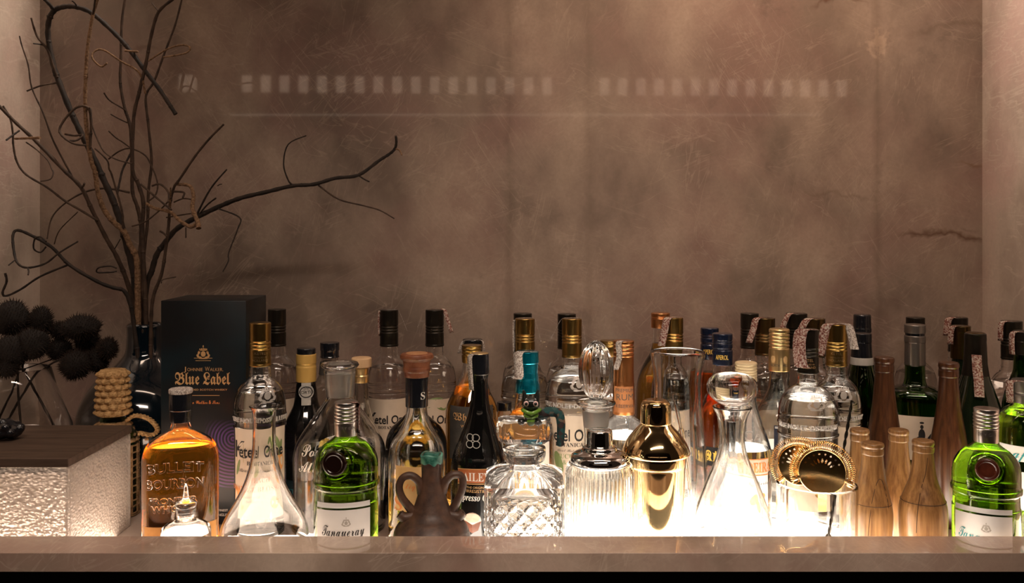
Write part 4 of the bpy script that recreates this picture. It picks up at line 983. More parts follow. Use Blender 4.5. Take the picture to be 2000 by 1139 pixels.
# ================================================================== dark vase and its branches
b = B('ceramic_vase', 'big round midnight blue glazed vase holding the dry branches', 'vase', 283, 1.645)
b.glass([(633, 35), (636, 37, .001), (650, 35.5), (690, 38, .01), (720, 66, .012), (745, 104, .025), (790, 132, .03), (840, 136, .02), (890, 122, .03), ('B', 84)], M['glass_blue'], t=.005, base=.006, open_=True, seg=72, rad=.01)
br_n = 0
def branch(label, main, r, m='twig', twigs=(), d0=1.62, d1=1.60):
    """main: [(x,y)..] from the vase up; own depth drifts from d0 to d1"""
    n = len(main); D = [d0+(d1-d0)*i/(n-1) for i in range(n)]
    P0 = P3(main[0][0], main[0][1], d0)
    root = empty('dry_branch', P0); tag(root, label, 'branch', 'dry branches in the midnight blue vase')
    s = stem('branch_stem', [(x, y, d) for (x, y), d in zip(main, D)], r, M[m]); s.parent = root; s.location = -P0
    for tw in twigs:
        pts, rr = tw[0], tw[1]; tm = tw[2] if len(tw) > 2 else m
        # start depth = depth of nearest main point
        i = min(range(n), key=lambda k: (main[k][0]-pts[0][0])**2+(main[k][1]-pts[0][1])**2)
        dd = D[i]; k = len(pts)
        t = stem('twig', [(x, y, dd-.035*j/(k)) for j, (x, y) in enumerate(pts)], rr, M[tm]); t.parent = root; t.location = -P0
    return root
VB = (640, 760)
branch('thick black dry branch hooking over at the top left', [(272, 740), (268, 628), (262, 540), (248, 480), (235, 433), (221, 392), (202, 350), (182, 306), (162, 267), (142, 226), (116, 162), (104, 125), (94, 72), (96, 38), (107, 20), (127, 13), (151, 14), (180, 26), (220, 61), (252, 96), (284, 139), (313, 177), (343, 223)], (7, 4), 'twig_dk',
       [([(107, 22), (98, 10), (84, -4)], (4, 3)), ([(116, 161), (107, 139), (93, 98), (72, 70), (61, 35)], (3, 1.8), 'twig'), ([(91, 91), (80, 87), (65, 85)], 1.4), ([(116, 161), (96, 164), (78, 168), (52, 178)], (2, 1.6), 'twig'),
        ([(151, 14), (146, 6), (141, 2)], 1.4), ([(262, 100), (268, 101), (243, 99)], 2.2, 'twig_lt'), ([(127, 262), (145, 265), (162, 264), (150, 274), (136, 275)], 2, 'twig')], 1.645, 1.58)
branch('pale barked dry branch rising straight at the left of the vase', [(277, 740), (270, 629), (269, 553), (267, 505), (253, 477), (242, 452), (221, 433), (202, 407), (191, 373), (186, 338), (178, 313), (171, 269), (167, 220), (167, 162), (171, 96), (181, 32), (192, -6)], (6.5, 3), 'twig_lt',
       [([(181, 30), (184, 14), (186, -4)], 2, 'twig'), ([(176, 290), (178, 240), (174, 214), (162, 207), (145, 213), (125, 235), (116, 255), (125, 269), (145, 281), (168, 284)], (2.6, 2), 'twig'), ([(170, 215), (177, 212), (180, 243), (188, 267), (203, 296), (226, 311), (258, 320)], 1.4, 'twig'),
        ([(242, 450), (240, 442), (239, 417), (231, 385), (218, 341), (213, 330), (209, 313), (185, 290)], (2.4, 1.4), 'twig')], 1.63, 1.55)
branch('long dry branch leaning left out of the photo', [(268, 740), (264, 626), (261, 597), (247, 547), (228, 502), (205, 461), (180, 411), (158, 366), (122, 330), (72, 278), (32, 241), (0, 209), (-20, 190)], (5, 3), 'twig',
       [([(190, 430), (186, 428), (158, 411), (126, 392), (92, 366), (51, 341), (33, 316), (26, 284), (25, 261), (20, 232), (6, 207)], (2.4, 1.8)), ([(38, 255), (24, 265), (12, 274)], 1.8, 'twig_dk'), ([(29, 271), (55, 270), (78, 269)], (2, 3), 'twig_lt'),
        ([(142, 347), (133, 330), (104, 275), (84, 220), (62, 171), (55, 127), (43, 90), (38, 70)], (2, 1.2)), ([(51, 278), (72, 293), (93, 313), (101, 330), (104, 338), (98, 350), (79, 354)], 1.4), ([(160, 366), (163, 363), (165, 358)], 2)], 1.66, 1.50)
branch('slim dry branch standing upright at the middle of the bunch', [(279, 740), (275, 630), (273, 521), (276, 449), (269, 407), (259, 376), (258, 330), (255, 252), (243, 209), (235, 162), (236, 116), (238, 43), (245, -6)], (4.5, 2.2), 'twig',
       [([(246, 220), (240, 212), (214, 196), (203, 181)], 1.5), ([(249, 240), (232, 232), (216, 223)], 1.2), ([(256, 290), (240, 278), (226, 269), (212, 256)], 1.3),
        ([(212, 311), (232, 296), (255, 290), (284, 304), (298, 330), (303, 341), (308, 363), (303, 382), (291, 392)], 1.5), ([(256, 292), (255, 300), (240, 330), (234, 354), (229, 379)], 2, 'twig_dk'),
        ([(253, 376), (205, 368), (164, 376), (126, 398), (101, 426), (92, 467)], (2.2, 1.2)), ([(106, 477), (117, 449), (152, 414)], 1)], 1.67, 1.66)
branch('dry branch forking at the top, just right of the upright one', [(287, 740), (285, 630), (284, 584), (281, 521), (278, 449), (280, 395), (269, 357), (259, 330), (261, 232), (272, 180), (285, 125), (296, 67), (310, 23), (340, -3)], (4.5, 3), 'twig',
       [([(297, 6), (303, 14), (309, 21)], 1.3), ([(284, 183), (272, 142), (235, 119), (203, 98), (185, 100), (180, 113), (197, 130), (209, 123)], (2, 1.8), 'twig_lt'), ([(290, 119), (327, 96), (356, 88), (371, 93), (362, 104), (319, 112)], 1.8, 'twig_lt')], 1.63, 1.57)
branch('thin dry branch bending right at the top of the bunch', [(290, 740), (283, 600), (281, 505), (288, 436), (290, 373), (296, 316), (290, 246), (285, 188), (301, 159), (319, 110), (342, 49), (356, -5)], (3.4, 1.8), 'twig', [], 1.67, 1.70)
branch('long dry branch reaching right over the bottles', [(288, 740), (284, 578), (297, 528), (307, 496), (325, 471), (348, 445), (391, 421), (436, 400), (473, 386), (520, 375), (571, 363), (613, 360), (655, 348), (700, 342), (740, 314), (759, 302), (771, 291), (774, 278), (773, 266)], (6, 2.4), 'twig_dk',
       [([(772, 291), (780, 293), (785, 303)], 1.6, 'twig_lt'), ([(702, 344), (711, 350), (721, 355)], 1.5), ([(622, 362), (661, 389), (711, 402), (742, 411), (770, 427)], (1.8, 1.2), 'twig'), ([(571, 361), (563, 352), (554, 321), (563, 282), (598, 265)], (1.8, 1.1)),
        ([(425, 407), (468, 425), (464, 448), (447, 493), (446, 510), (435, 531)], (1.6, 1.1)), ([(384, 420), (411, 369), (443, 331)], (2.2, 1.4)), ([(386, 422), (405, 400), (422, 387)], 1.6), ([(425, 363), (430, 360), (433, 360)], .9)], 1.645, 1.50)
branch('dry branch with a curled tangle right of the bunch', [(294, 740), (295, 629), (300, 578), (316, 534), (325, 477), (330, 433), (332, 398), (340, 366), (351, 350), (382, 304), (410, 270), (437, 243)], (3.8, 2), 'twig',
       [([(286, 398), (303, 407), (332, 414), (350, 430), (372, 443), (386, 436)], (3, 4), 'twig_lt'), ([(346, 360), (370, 363), (378, 382), (376, 407), (386, 433), (388, 446)], (3, 5), 'twig_lt'), ([(275, 360), (316, 395), (335, 410)], 2), ([(297, 363), (313, 360), (329, 376), (329, 395)], 2), ([(332, 404), (333, 380), (333, 366)], (2.4, 1.4), 'twig_lt'),
        ([(340, 374), (359, 376), (357, 386)], 2), ([(258, 442), (284, 433), (316, 407), (335, 385)], 1.5), ([(325, 425), (354, 420), (373, 417)], 1.4), ([(340, 395), (358, 388), (376, 390)], 1.4), ([(344, 541), (319, 546), (315, 553)], 1.2), ([(313, 452), (320, 456), (326, 462)], 2), ([(363, 445), (363, 464)], 1.4)], 1.62, 1.53)
branch('dry branch looping low to the left of the vase', [(275, 740), (262, 640), (256, 600), (243, 569), (221, 562), (190, 550), (136, 518), (101, 483), (63, 461), (35, 450), (25, 461), (28, 496), (35, 515), (54, 523), (88, 515), (117, 493), (152, 472)], (4.5, 1.6), 'twig_dk',
       [([(134, 517), (79, 540), (41, 565), (13, 578), (5, 572), (13, 550), (10, 534)], (2, 2.4)), ([(90, 482), (79, 493), (66, 486), (68, 467), (79, 463), (90, 472)], 1.6), ([(29, 508), (22, 514), (17, 518)], 1.3), ([(54, 523), (56, 530), (55, 537)], 1.5),
        ([(228, 530), (215, 532), (190, 532), (193, 523), (215, 520), (227, 524)], 1.5), ([(224, 486), (230, 476), (235, 467)], 1)], 1.615, 1.49)
# ================================================================== wicker covered bottle
b = B('wicker_bottle', 'wicker covered bottle with knitted rope cap behind the frosted glass box', 'bottle', 221, 1.45)
b.glass([(815, 26), (824, 27, .004), (830, 36, .006), (845, 48, .01), ('B', 49)], M['glass_dkgreen'], t=.003)
def braid(y0, y1, hw0, hw1, rows, n, nm, m, amp=.10, flip=True):
    P = []; N = rows*10
    for i in range(N+1):
        f = i/N; y = y0+(y1-y0)*f; hw = hw0+(hw1-hw0)*f
        P.append((b.r(hw), b.z(y)))
    zt_, zb_ = P[0][1], P[-1][1]
    def rf(t, z):
        u_ = (zt_-z)/(zt_-zb_)*rows; row = math.floor(u_); fr = u_-row
        ph = (row % 2)*.5
        a = abs(math.sin((t/(2*PI)*n+ph)*PI)); return 1+amp*(a**1.1*math.sin(PI*min(max(fr, 0), 1))**.8)-amp*.5
    bm = bmesh.new(); lathe(bm, [(0, P[-1][1])]+P[::-1]+[(P[0][0]*.8, P[0][1]+.002), (0, P[0][1]+.002)], 144, rf=rf)
    return link(nm, bm, m, b.root, True, 80)
braid(724, 810, 31, 36, 7, 10, 'rope_cap', M['rope'], .24)
braid(824, 862, 34, 53, 4, 14, 'wicker_collar', M['rope_dk'], .16)
bm = bmesh.new()
for k in range(13):      # horizontal strands woven round the stakes
    z = b.z(868)-k*.0105
    tube(bm, [Vector(((b.r(51)+.0012*math.sin(8*t+k*PI))*math.sin(t), -(b.r(51)+.0012*math.sin(8*t+k*PI))*math.cos(t), max(z+.0008*math.sin(3*t+k), .002))) for t in [2*PI*i/96 for i in range(96)]], .0013, 6, True)
link('wicker_weave', bm, M['rope_dk'], b.root)
bm = bmesh.new()
for k in range(16):
    t = 2*PI*k/16; R_ = b.r(51)
    for dt in (-.03, .03):
        tube(bm, [Vector((R_*math.sin(t+dt), -R_*math.cos(t+dt), z)) for z in (b.z(866), .06, .03, .001)], .0011, 6)
link('wicker_stakes', bm, M['rope_dk'], b.root)
bm = bmesh.new(); pts = crom([P3(*p) for p in ((246, 822, 1.45), (262, 812, 1.45), (284, 815, 1.45), (300, 826, 1.45), (308, 840, 1.46), (296, 850, 1.46), (272, 846, 1.45))], 8)
Mi = Matrix.Rotation(-b.a, 4, 'Z') @ Matrix.Translation(-Vector(b.root.location))
for ph in (0, 2.09, 4.19):   # three twisted strands
    q = []
    for i, p in enumerate(pts):
        a = i*.8+ph; q.append(Mi @ (p+Vector((math.cos(a)*.0022, math.sin(a)*.0022, math.sin(a)*.0012))))
    tube(bm, q, .0022, 7)
link('rope_handle', bm, M['rope'], b.root)
# ================================================================== small apothecary bottle
b = B('apothecary_bottle', 'small squat glass bottle with pointed stopper in front of the amber flask', 'bottle', 363, 1.208)
b.glass([(989, 20), (993, 21, .001), (1012, 18, .003), (1016, 20, .004), (1022, 38, .006), (1030, 50, .006), ('B', 51)], M['glass_solid'], t=.003, base=.004, fill=1040, liq=M['liq_clear'], rad=.003)
b.part('stopper', [(945, 1.5), (952, 3.5), (972, 6, .004), (977, 8), (980, 20, .002), (986, 22), (990, 20), (1004, 15)], M['glass_solid'])
# ================================================================== flared carafe
b = B('glass_carafe', 'open clear carafe with narrow neck and wide flared base, lit from below', 'carafe', 516, 1.25)
b.glass([(793, 30), (797, 27, .002), (803, 24, .004), (826, 22.5, .004), (870, 23, .02), (905, 28, .03), (935, 37, .02), (960, 48, .02), (985, 63, .015), (1005, 76, .012), (1030, 87, .008), (1050, 89), (1068, 82, .006), ('B', 70)], M['glass'], t=.0022, base=.004, open_=True, seg=80)
# ================================================================== clay jug
b = B('clay_jug', 'brown clay jug with looped handles and green glazed rim, in front of the bottles', 'jug', 843, 1.24)
Rr = lambda hw: hw*1.24/F
prof = [(905-18, 19), (889, 21.5), (905, 20.5), (935, 19, .01), (955, 24, .01), (985, 33, .01), (1005, 42, .008), (1015, 60, .01), (1032, 73, .008), (1060, 78), (1085, 66, .01), ('B', 52)]
P = b.prof(prof); outer = fillet([(0, 0, 0)]+P[::-1], .004)
inner = [(b.r(17), P[0][1]), (b.r(15), b.z(930)), (0, b.z(935))]
bm = bmesh.new(); lathe(bm, outer+inner, 64)
rndj = random.Random(3)
for v in bm.verts:
    if v.co.z > b.z(900): v.co.z += .0012*math.sin(math.atan2(v.co.y, v.co.x)*3+1)
link('jug_body', bm, M['clay'], b.root); b.body = Body([q for q in outer if q[0] > 1e-4])
bm = bmesh.new(); lathe(bm, fillet([(b.r(19.2), b.z(905)), (b.r(21.6), b.z(904), .001), (b.r(22.4), b.z(888)), (b.r(20), b.z(886)), (b.r(16.6), b.z(888)), (b.r(16.4), b.z(897))], .0006), 64)
for v in bm.verts:
    t = math.atan2(v.co.y, v.co.x)
    if v.co.z < b.z(895): v.co.z += .003*mnoise.noise(Vector((math.cos(t)*2, math.sin(t)*2, 0)))
    else: v.co.z += .0012*math.sin(t*3+1)
link('glazed_rim', bm, M['glaze_green'], b.root)
def hnd(pts, r, nm='handle'):
    bm = bmesh.new(); q = crom([Vector((b.r(a), dy, b.z(y))) for a, y, dy in pts], 6); n = len(q)
    tube(bm, q, [r*1.24/F*(1.15-.3*math.sin(PI*i/(n-1))) for i in range(n)], 12)
    return link(nm, bm, M['clay'], b.root)
hnd([(-19, 962, -.002), (-24, 940, -.003), (-40, 927, -.004), (-56, 931, -.004), (-63, 948, -.004), (-58, 968, -.004), (-44, 988, -.003), (-32, 1003, -.002)], 8.5)
hnd([(20, 962, -.002), (27, 940, -.003), (42, 927, -.004), (58, 930, -.004), (61, 948, -.004), (54, 970, -.004), (44, 990, -.003), (36, 1003, -.002)], 8.5)
for s in (-1, 1):
    bm = bmesh.new(); q = crom([Vector((s*b.r(35), -.004, b.z(1006))), Vector((s*b.r(52), -.005, b.z(1008))), Vector((s*b.r(62), -.005, b.z(1000)))], 6)
    tube(bm, q, [b.r(12)-b.r(3)*i/(len(q)-1) for i in range(len(q))], 14)
    link('spout', bm, M['clay'], b.root)
    bm = bmesh.new(); tube(bm, [q[-1]+Vector((s*.0002, 0, .0002)), q[-1]+Vector((s*.0006, 0, .0005))], b.r(6), 12); link('spout_mouth', bm, M['wood_line'], b.root)
# ================================================================== cut crystal decanter
b = B('crystal_decanter', 'square cut crystal decanter with broad faceted stopper, glowing white', 'decanter', 1024, 1.237)
h = .052
bm = bmesh.new(); zs = b.z(930)
# square body with a diamond grid cut into every face
def sqring(hx, z, N=24):
    r = []
    for s in range(4):
        for i in range(N):
            t = -1+2*i/N; p = [(t, -1), (1, t), (-t, 1), (-1, -t)][s]; r.append((p[0]*hx, p[1]*hx, z))
    return r
rows = []; NZ = 84; N = 54
for j in range(NZ+1):
    z = .002+(zs-.004)*j/NZ; ring = []
    for s in range(4):
        for i in range(N):
            t = i/N; inside = .05 < t < .95
            u_ = (t*5+(z/zs)*5); v_ = (t*5-(z/zs)*5)
            cut = 0
            if .12*zs < z < .80*zs and inside:
                du = abs(u_-round(u_)); dv = abs(v_-round(v_)); cut = max(.0, .30-min(du, dv))*.010
            hx = h-cut; q = -1+2*t; c_ = min(1, (1-abs(q))*18)
            p = [(q, -1), (1, q), (-q, 1), (-1, -q)][s]
            k = .965+.035*c_
            ring.append(Vector((p[0]*(h if s in (0, 2) else hx)*k, p[1]*(h if s in (1, 3) else hx)*k, z)))
    rows.append([bm.verts.new(v) for v in ring])
M4 = 4*N
for a, c in zip(rows, rows[1:]):
    for i in range(M4): bm.faces.new((a[i], a[(i+1) % M4], c[(i+1) % M4], c[i]))
bm.faces.new(rows[0][::-1])
# shoulder: square to round neck
prev = rows[-1]
nr = b.r(29)
for f, z, rr_ in ((.35, b.z(921), None), (1.0, b.z(912), b.r(31)), (1, b.z(905), nr), (1, b.z(882), nr)):
    ring = []
    for i in range(M4):
        p = rows[-1][i].co; a = math.atan2(p.y, p.x); rd = (rr_ or nr)
        q = Vector((rd*math.cos(a), rd*math.sin(a), z))
        ring.append(bm.verts.new(Vector((p.x*(1-f)+q.x*f, p.y*(1-f)+q.y*f, z)) if f < 1 else q))
    for i in range(M4): bm.faces.new((prev[i], prev[(i+1) % M4], ring[(i+1) % M4], ring[i]))
    prev = ring
bm.faces.new(prev)
# hollow
lathe(bm, fillet([(0, .010, 0), (h*.86, .010, .004), (h*.86, zs*.86, .006), (b.r(22), b.z(915), .004), (b.r(20), b.z(884)), (0, b.z(884))], .004), 48, n=4.5, flip=True)
link('glass_body', bm, M['crystal'], b.root, True, 22)
b.part('collar', [(872, 40), (873.5, 42), (890, 42), (899, 39), (902, 30)], M['glass_solid'], rad=.002)
sb = b.part('stopper', [(861, 20), (866, 14), (875, 13), (884, 17), (905, 16)], M['glass_solid'], rad=.003)
bm = bmesh.new(); w1 = b.r(54)
ring_def = [(.80, b.z(862)), (.93, b.z(857)), (1.0, b.z(845)), (1.0, b.z(826)), (.95, b.z(818)), (.55, b.z(822)), (.0, b.z(824))]
lathe(bm, [(0, b.z(864))]+[(w1*r_, z) for r_, z in ring_def], 64, .62, 4.5, rf=lambda t, z: 1+.035*(abs(((t/(2*PI)*22) % 1)-.5)*2-.5)*(1 if b.z(858) < z < b.z(822) else 0))
link('stopper_block', bm, M['crystal'], sb, True, 20)
# ================================================================== cat figurine on the stopper
cp = P3(1030, 829, 1.237); cp.z += .0
root = empty('cat_figurine', cp); tag(root, 'small lacquered black cat figurine with green scarf, perched on the crystal stopper', 'figurine')
u = 1.237/F
def C(x, y, dy=0): return Vector(((x-1030)*u, dy, (829-y)*u))
bm = bmesh.new()
ball(bm, C(1036.5, 787, -.006), (18*u, 13*u, 14*u), sub=3)
for s in (-1, 1):
    a = C(1036.5+s*12.5, 774, -.006); bmesh.ops.create_cone(bm, cap_ends=True, segments=12, radius1=8*u, radius2=1.6*u, depth=21*u, matrix=Matrix.Translation(a+Vector((0, 0, 4*u))) @ Matrix.Rotation(s*.18, 4, 'Y'))
ball(bm, C(1038, 808, -.002), (17*u, 12*u, 16*u)); ball(bm, C(1031, 820, -.006), (6*u, 8*u, 5*u)); ball(bm, C(1046, 820, -.006), (6*u, 8*u, 5*u))
ball(bm, C(1018, 821, -.008), (8*u, 9*u, 6.5*u)); ball(bm, C(1050, 822, -.009), (8*u, 9*u, 6.5*u))
o = link('cat_body', bm, M['cat_black'], root); remesh(o, .0008, 2)
bm = bmesh.new(); q = crom([C(1044, 810, .004), C(1060, 808, .006), C(1078, 807, .008), (C(1092, 811, .008)), C(1096, 828, .006), C(1096, 845, .004), C(1095, 858, .002), C(1094, 868, .0)], 6); n = len(q)
tube(bm, q, [u*(11-1.0*i/n*4) for i in range(n)], 14); ball(bm, q[-1], (8*u, 8*u, 5*u)); ball(bm, q[0], (11*u, 11*u, 11*u))
o = link('cat_hindquarters', bm, M['plaid'], root); remesh(o, .0009, 3)
bm = bmesh.new(); q = crom([C(1022, 799, -.011), C(1037, 803, -.0165), C(1052, 799, -.011), C(1053, 801, .002), C(1037, 804, .009), C(1021, 801, .002)], 5); tube(bm, q, 3.8*u, 10, True)
ball(bm, C(1037, 808, -.012), (15*u, 5*u, 8*u)); ball(bm, C(1037, 820, -.010), (9*u, 4*u, 9*u)); o = link('scarf', bm, M['cat_green'], root)
for s in (-1, 1):
    bm = bmesh.new(); c = C(1036.5+s*9, 785, -.006-11*u); ball(bm, c, (5.2*u, 3.4*u, 5.6*u)); e = link('eye', bm, M['eye'], root)
    bm = bmesh.new(); ball(bm, c+Vector((0, -2.6*u, 0)), (3.2*u, 1.8*u, 3.4*u)); link('pupil', bm, M['cat_black'], e)
for k, (x, y) in enumerate([(1017, 825), (1021, 827), (1025, 825), (1047, 826), (1051, 828), (1055, 825)]):
    bm = bmesh.new(); ball(bm, C(x, y, -.0145), (1.0*u, 1.2*u, 2.4*u), sub=1); link('claw', bm, M['seal_grey'], root)
# ================================================================== almond stoppered decanter
b = B('glass_decanter', 'clear decanter with tall almond-shaped fluted stopper behind the ribbed glass shaker', 'decanter', 1164, 1.345)
b.glass([(797, 26), (799, 27.5), (801, 27.5, .001), (836, 24, .002), (860, 22), (890, 28, .02), (925, 46, .02), (960, 52, .01), ('B', 52)], M['glass'], t=.003)
b.part('ground_neck', [(801, 24.8), (834, 21)], M['glass_frost'])
b.part('stopper', [(780, 12), (784, 38, .001), (788, 39), (791, 36, .001), (794, 22), (800, 20), (826, 18)], M['glass_solid'], rad=.001)
bm = bmesh.new(); pr = [(785, 8), (778, 14), (765, 24), (745, 33), (722, 36), (700, 33), (682, 24), (670, 13), (664, 0)]
Pp = []
for yy, hw in pr: Pp.append(Vector((b.r(hw), 0, b.z(yy))))
Pp = crom(Pp, 5)
lathe(bm, [(0, b.z(785))]+[(max(p.x, 0), p.z) for p in Pp], 72, rf=lambda t, z: 1-.07*abs(math.sin(t*5)))
link('stopper_finial', bm, M['glass_solid'], b.last, True, 60)
# ================================================================== ribbed glass shaker with chrome lid
b = B('glass_shaker', 'ribbed clear glass cocktail shaker with chrome lid, nearest the ledge', 'cocktail shaker', 1171, 1.242)
b.glass([(899, 56), (903, 60, .002), (908, 65, .003), (916, 67, .004), (920, 67, 0), (926, 67, 0), ('B', 66)], M['glass'], t=.0035, base=.007, open_=True, seg=400, rf=lambda t, z: 1+(.016*math.cos(t*50) if z < .1215 and z > .006 else 0))
lidp = b.part('lid', [(871, 30), (873, 33, .001), (879, 35, .003), (884, 50, .004), (892, 58, .004), (902, 58, .003), (907, 54, .002), (910, 48)], M['chrome'], rad=.002, seg=64)
b.part('cap', [(839, 22), (841, 25, .002), (868, 26.5), (870, 28), (873, 28)], M['chrome'], seg=64, rad=.0015)
# ================================================================== gold cocktail shaker
b = B('cocktail_shaker', 'polished gold cocktail shaker with domed shoulder and cap', 'cocktail shaker', 1281, 1.30)
b.part('cup', [(884, 58), (890, 59), (906, 58.5), (908, 57.5), (960, 56), (1040, 53, .01), ('B', 45, .006)], M['gold'], seg=96, rad=.003)
b.part('dome', [(823, 27), (830, 31, .006), (845, 46, .012), (862, 59, .012), (876, 65.5, .004), (883, 67), (886, 66), (888, 60)], M['gold'], seg=96, rad=.0015)
b.part('cap', [(780, 18), (784, 27, .004), (794, 30, .004), (826, 30.5), (828, 29)], M['gold'], seg=72, rad=.002)
# ================================================================== glass pitcher
b = B('glass_pitcher', 'tall open clear glass pitcher with thick rim and waisted body behind the gold shaker', 'pitcher', 1324, 1.385)
b.glass([(687, 53), (693, 54), (740, 46, .03), (790, 47, .03), (860, 54, .03), (930, 59, .02), ('B', 56)], M['glass'], t=.0045, base=.012, open_=True, seg=72)
bm = bmesh.new(); tube(bm, [Vector((b.r(-8), 0, b.z(770))), Vector((b.r(8), .004, b.z(850))), Vector((b.r(30), .006, .022))], .003, 10)
o = link('stirring_rod', bm, M['glass_solid']); o.parent = None; o.location = b.root.location; o.rotation_euler = b.root.rotation_euler
tag(o, 'clear glass stirring rod leaning inside the open glass pitcher', 'stirrer')
# ================================================================== conical decanter with round stopper
b = B('glass_decanter', 'wide conical clear decanter with mushroom glass stopper, brightest on the shelf', 'decanter', 1430, 1.282)
b.glass([(795, 39), (797, 38, .001), (812, 30, .006), (838, 25.5, .01), (872, 25, .01), (905, 36, .02), (945, 54, .02), (1000, 74, .02), (1045, 83, .012), (1066, 82, .008), ('B', 66)], M['glass'], t=.003, base=.006, open_=True, seg=72, rf=lambda t, z: 1-(.035*abs(math.sin(t*6)) if b.z(905) < z < b.z(815) else 0))
b.part('stopper', [(789, 20), (793, 16, .001), (800, 14), (822, 12)], M['glass_solid'])
bm = bmesh.new(); pr = [(794, 10), (790, 22), (780, 38), (768, 48), (755, 50.5), (742, 46), (733, 34), (729, 18), (728, 0)]
Pp = crom([Vector((b.r(hw), 0, b.z(yy))) for yy, hw in pr], 5)
lathe(bm, [(0, b.z(794))]+[(max(p.x, 0), p.z) for p in Pp], 64); link('stopper_knob', bm, M['glass_solid'], b.last)
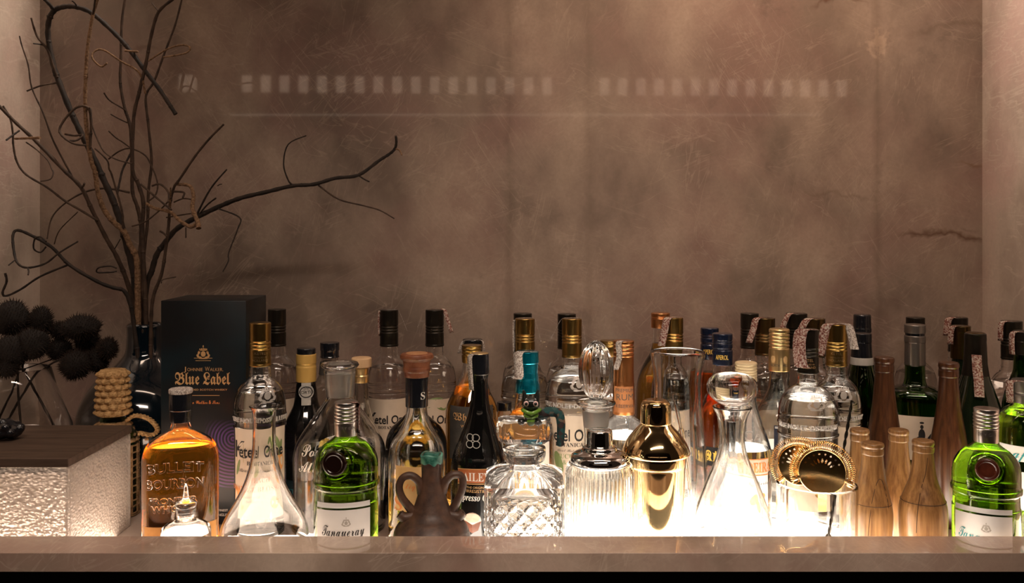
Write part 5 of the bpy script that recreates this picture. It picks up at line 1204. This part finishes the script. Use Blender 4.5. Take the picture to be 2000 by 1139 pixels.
# ================================================================== tumbler of strainers
b = B('glass_tumbler', 'wide clear tumbler holding two coil strainers, left of the wooden bottles', 'tumbler', 1595, 1.243)
b.glass([(943, 80), (946, 81), ('B', 79)], M['glass'], t=.0028, base=.008, open_=True, seg=80)
def strainer(x, y, rp, rc, d, tilt, lean, label, plate_m, wire_m, hx, hd):
    c = P3(x, y, d); root = empty('strainer', c); tag(root, label, 'strainer', None); root.rotation_euler = (lean, tilt, math.atan2(-PX(x, d), d))
    u = d/F; R = rp*u; Rc = rc*u
    # plate in the local x-z plane with real holes
    bm = bmesh.new(); N = 64; th = .0006
    holes = []
    for k in range(7): a = math.radians(35+18.3*k); holes.append((math.cos(a)*R*.50, math.sin(a)*R*.50, .0034, .0013, a))
    for k in range(8): a = math.radians(28+17.7*k); holes.append((math.cos(a)*R*.80, math.sin(a)*R*.80, .0015, .0014, a))
    import mathutils
    from mathutils.geometry import delaunay_2d_cdt
    vs = []; es = []; 
    def loop(pts):
        i0 = len(vs); vs.extend(Vector(p) for p in pts); n = len(pts); es.extend((i0+i, i0+(i+1) % n) for i in range(n))
    loop([(R*math.cos(2*PI*i/N), R*math.sin(2*PI*i/N)) for i in range(N)])
    for hx_, hz_, a1, b1, a in holes:
        loop([(hx_+a1*math.cos(t)*math.cos(a)-b1*math.sin(t)*math.sin(a), hz_+a1*math.cos(t)*math.sin(a)+b1*math.sin(t)*math.cos(a)) for t in [2*PI*i/14 for i in range(14)]])
    V, E_, Fc, *_ = delaunay_2d_cdt(vs, es, [], 0, 1e-7)
    front = [bm.verts.new((v.x, -th, v.y)) for v in V]; back = [bm.verts.new((v.x, th, v.y)) for v in V]
    for f in Fc:
        cx_ = sum(V[i].x for i in f)/len(f); cz_ = sum(V[i].y for i in f)/len(f); inh = False
        for hx_, hz_, a1, b1, a in holes:
            dx, dz = cx_-hx_, cz_-hz_; p = dx*math.cos(a)+dz*math.sin(a); q = -dx*math.sin(a)+dz*math.cos(a)
            if (p/a1)**2+(q/b1)**2 < .95: inh = True
        if inh or cx_*cx_+cz_*cz_ > R*R: continue
        bm.faces.new([front[i] for i in f]); bm.faces.new([back[i] for i in f][::-1])
    bmesh.ops.recalc_face_normals(bm, faces=bm.faces)
    link('plate', bm, plate_m, root, True, 30)
    bm = bmesh.new(); tube(bm, [Vector(((R+.0003)*math.cos(t), 0, (R+.0003)*math.sin(t))) for t in [2*PI*i/64 for i in range(64)]], .0011, 8, True); link('plate_rim', bm, wire_m, root)
    # spring coil round the upper rim
    turns = 60; pts = []; A0, A1 = math.radians(-28), math.radians(208)
    for i in range(turns*12+1):
        f = i/(turns*12); a = A0+(A1-A0)*f; ph = 2*PI*turns*f; rc_ = Rc+.0050*math.cos(ph)
        pts.append(Vector((rc_*math.cos(a), .0048*math.sin(ph), rc_*math.sin(a))))
    bm = bmesh.new(); tube(bm, pts, .00042, 5); link('spring', bm, wire_m, root)
    # tabs and handle
    bm = bmesh.new()
    q = crom([Vector((0, 0, -R*.97)), Vector((hx*.2, hd*.3, -R*1.25)), Vector((hx*.6, hd*.7, -R*1.55)), Vector((hx, hd, -R*1.85))], 5)
    prev = None
    for i, p in enumerate(q):
        wv = (.0095 if i < 2 else .0058)*(1-.1*i/len(q)); t = .0009
        ring = [bm.verts.new(p+Vector((sx*wv, sy_*t, 0))) for sx, sy_ in ((-1, -1), (1, -1), (1, 1), (-1, 1))]
        if prev:
            for k in range(4): bm.faces.new((prev[k], prev[(k+1) % 4], ring[(k+1) % 4], ring[k]))
        else: bm.faces.new(ring[::-1])
        prev = ring
    bm.faces.new(prev); bmesh.ops.recalc_face_normals(bm, faces=bm.faces); link('handle', bm, wire_m, root, True, 30)
    for a in (math.radians(-18), math.radians(198)):
        bm = bmesh.new(); e1 = Vector((R*.97*math.cos(a), 0, R*.97*math.sin(a))); e2 = Vector((Rc*1.06*math.cos(a), 0, Rc*1.06*math.sin(a))); tube(bm, [e1, e2], .0028, 8); link('tab', bm, plate_m, root)
    return root
strainer(1606, 922, 44, 55, 1.226, 0, .06, 'bronze coil strainer in front of the other, inside the tumbler', M['bronze'], M['gold_wire'], .0, .006)
strainer(1560, 908, 38, 48, 1.262, -.42, -.05, 'golden coil strainer leaning left behind the bronze one inside the tumbler', M['gold_wire'], M['gold_wire'], .010, .002)
# dark twisted bar spoon
bm = bmesh.new(); A, Bv = P3(1664, 785, 1.275), P3(1618, 1050, 1.262); Bv.z = max(Bv.z, .012); n = 90
for ph in (0, PI):
    pts = [A.lerp(Bv, i/n)+Vector((math.cos(i*.55+ph)*.0011, math.sin(i*.55+ph)*.0011, 0)) for i in range(n+1)]
    tube(bm, pts, .0013, 6)
ball(bm, A, (.0022, .0022, .0026)); ball(bm, Bv, (.0045, .002, .006))
o = link('bar_spoon', bm, mat('black_steel', (.03, .025, .02), .3, metal=.9)); tag(o, 'black twisted bar spoon standing in the tumbler of strainers', 'spoon')
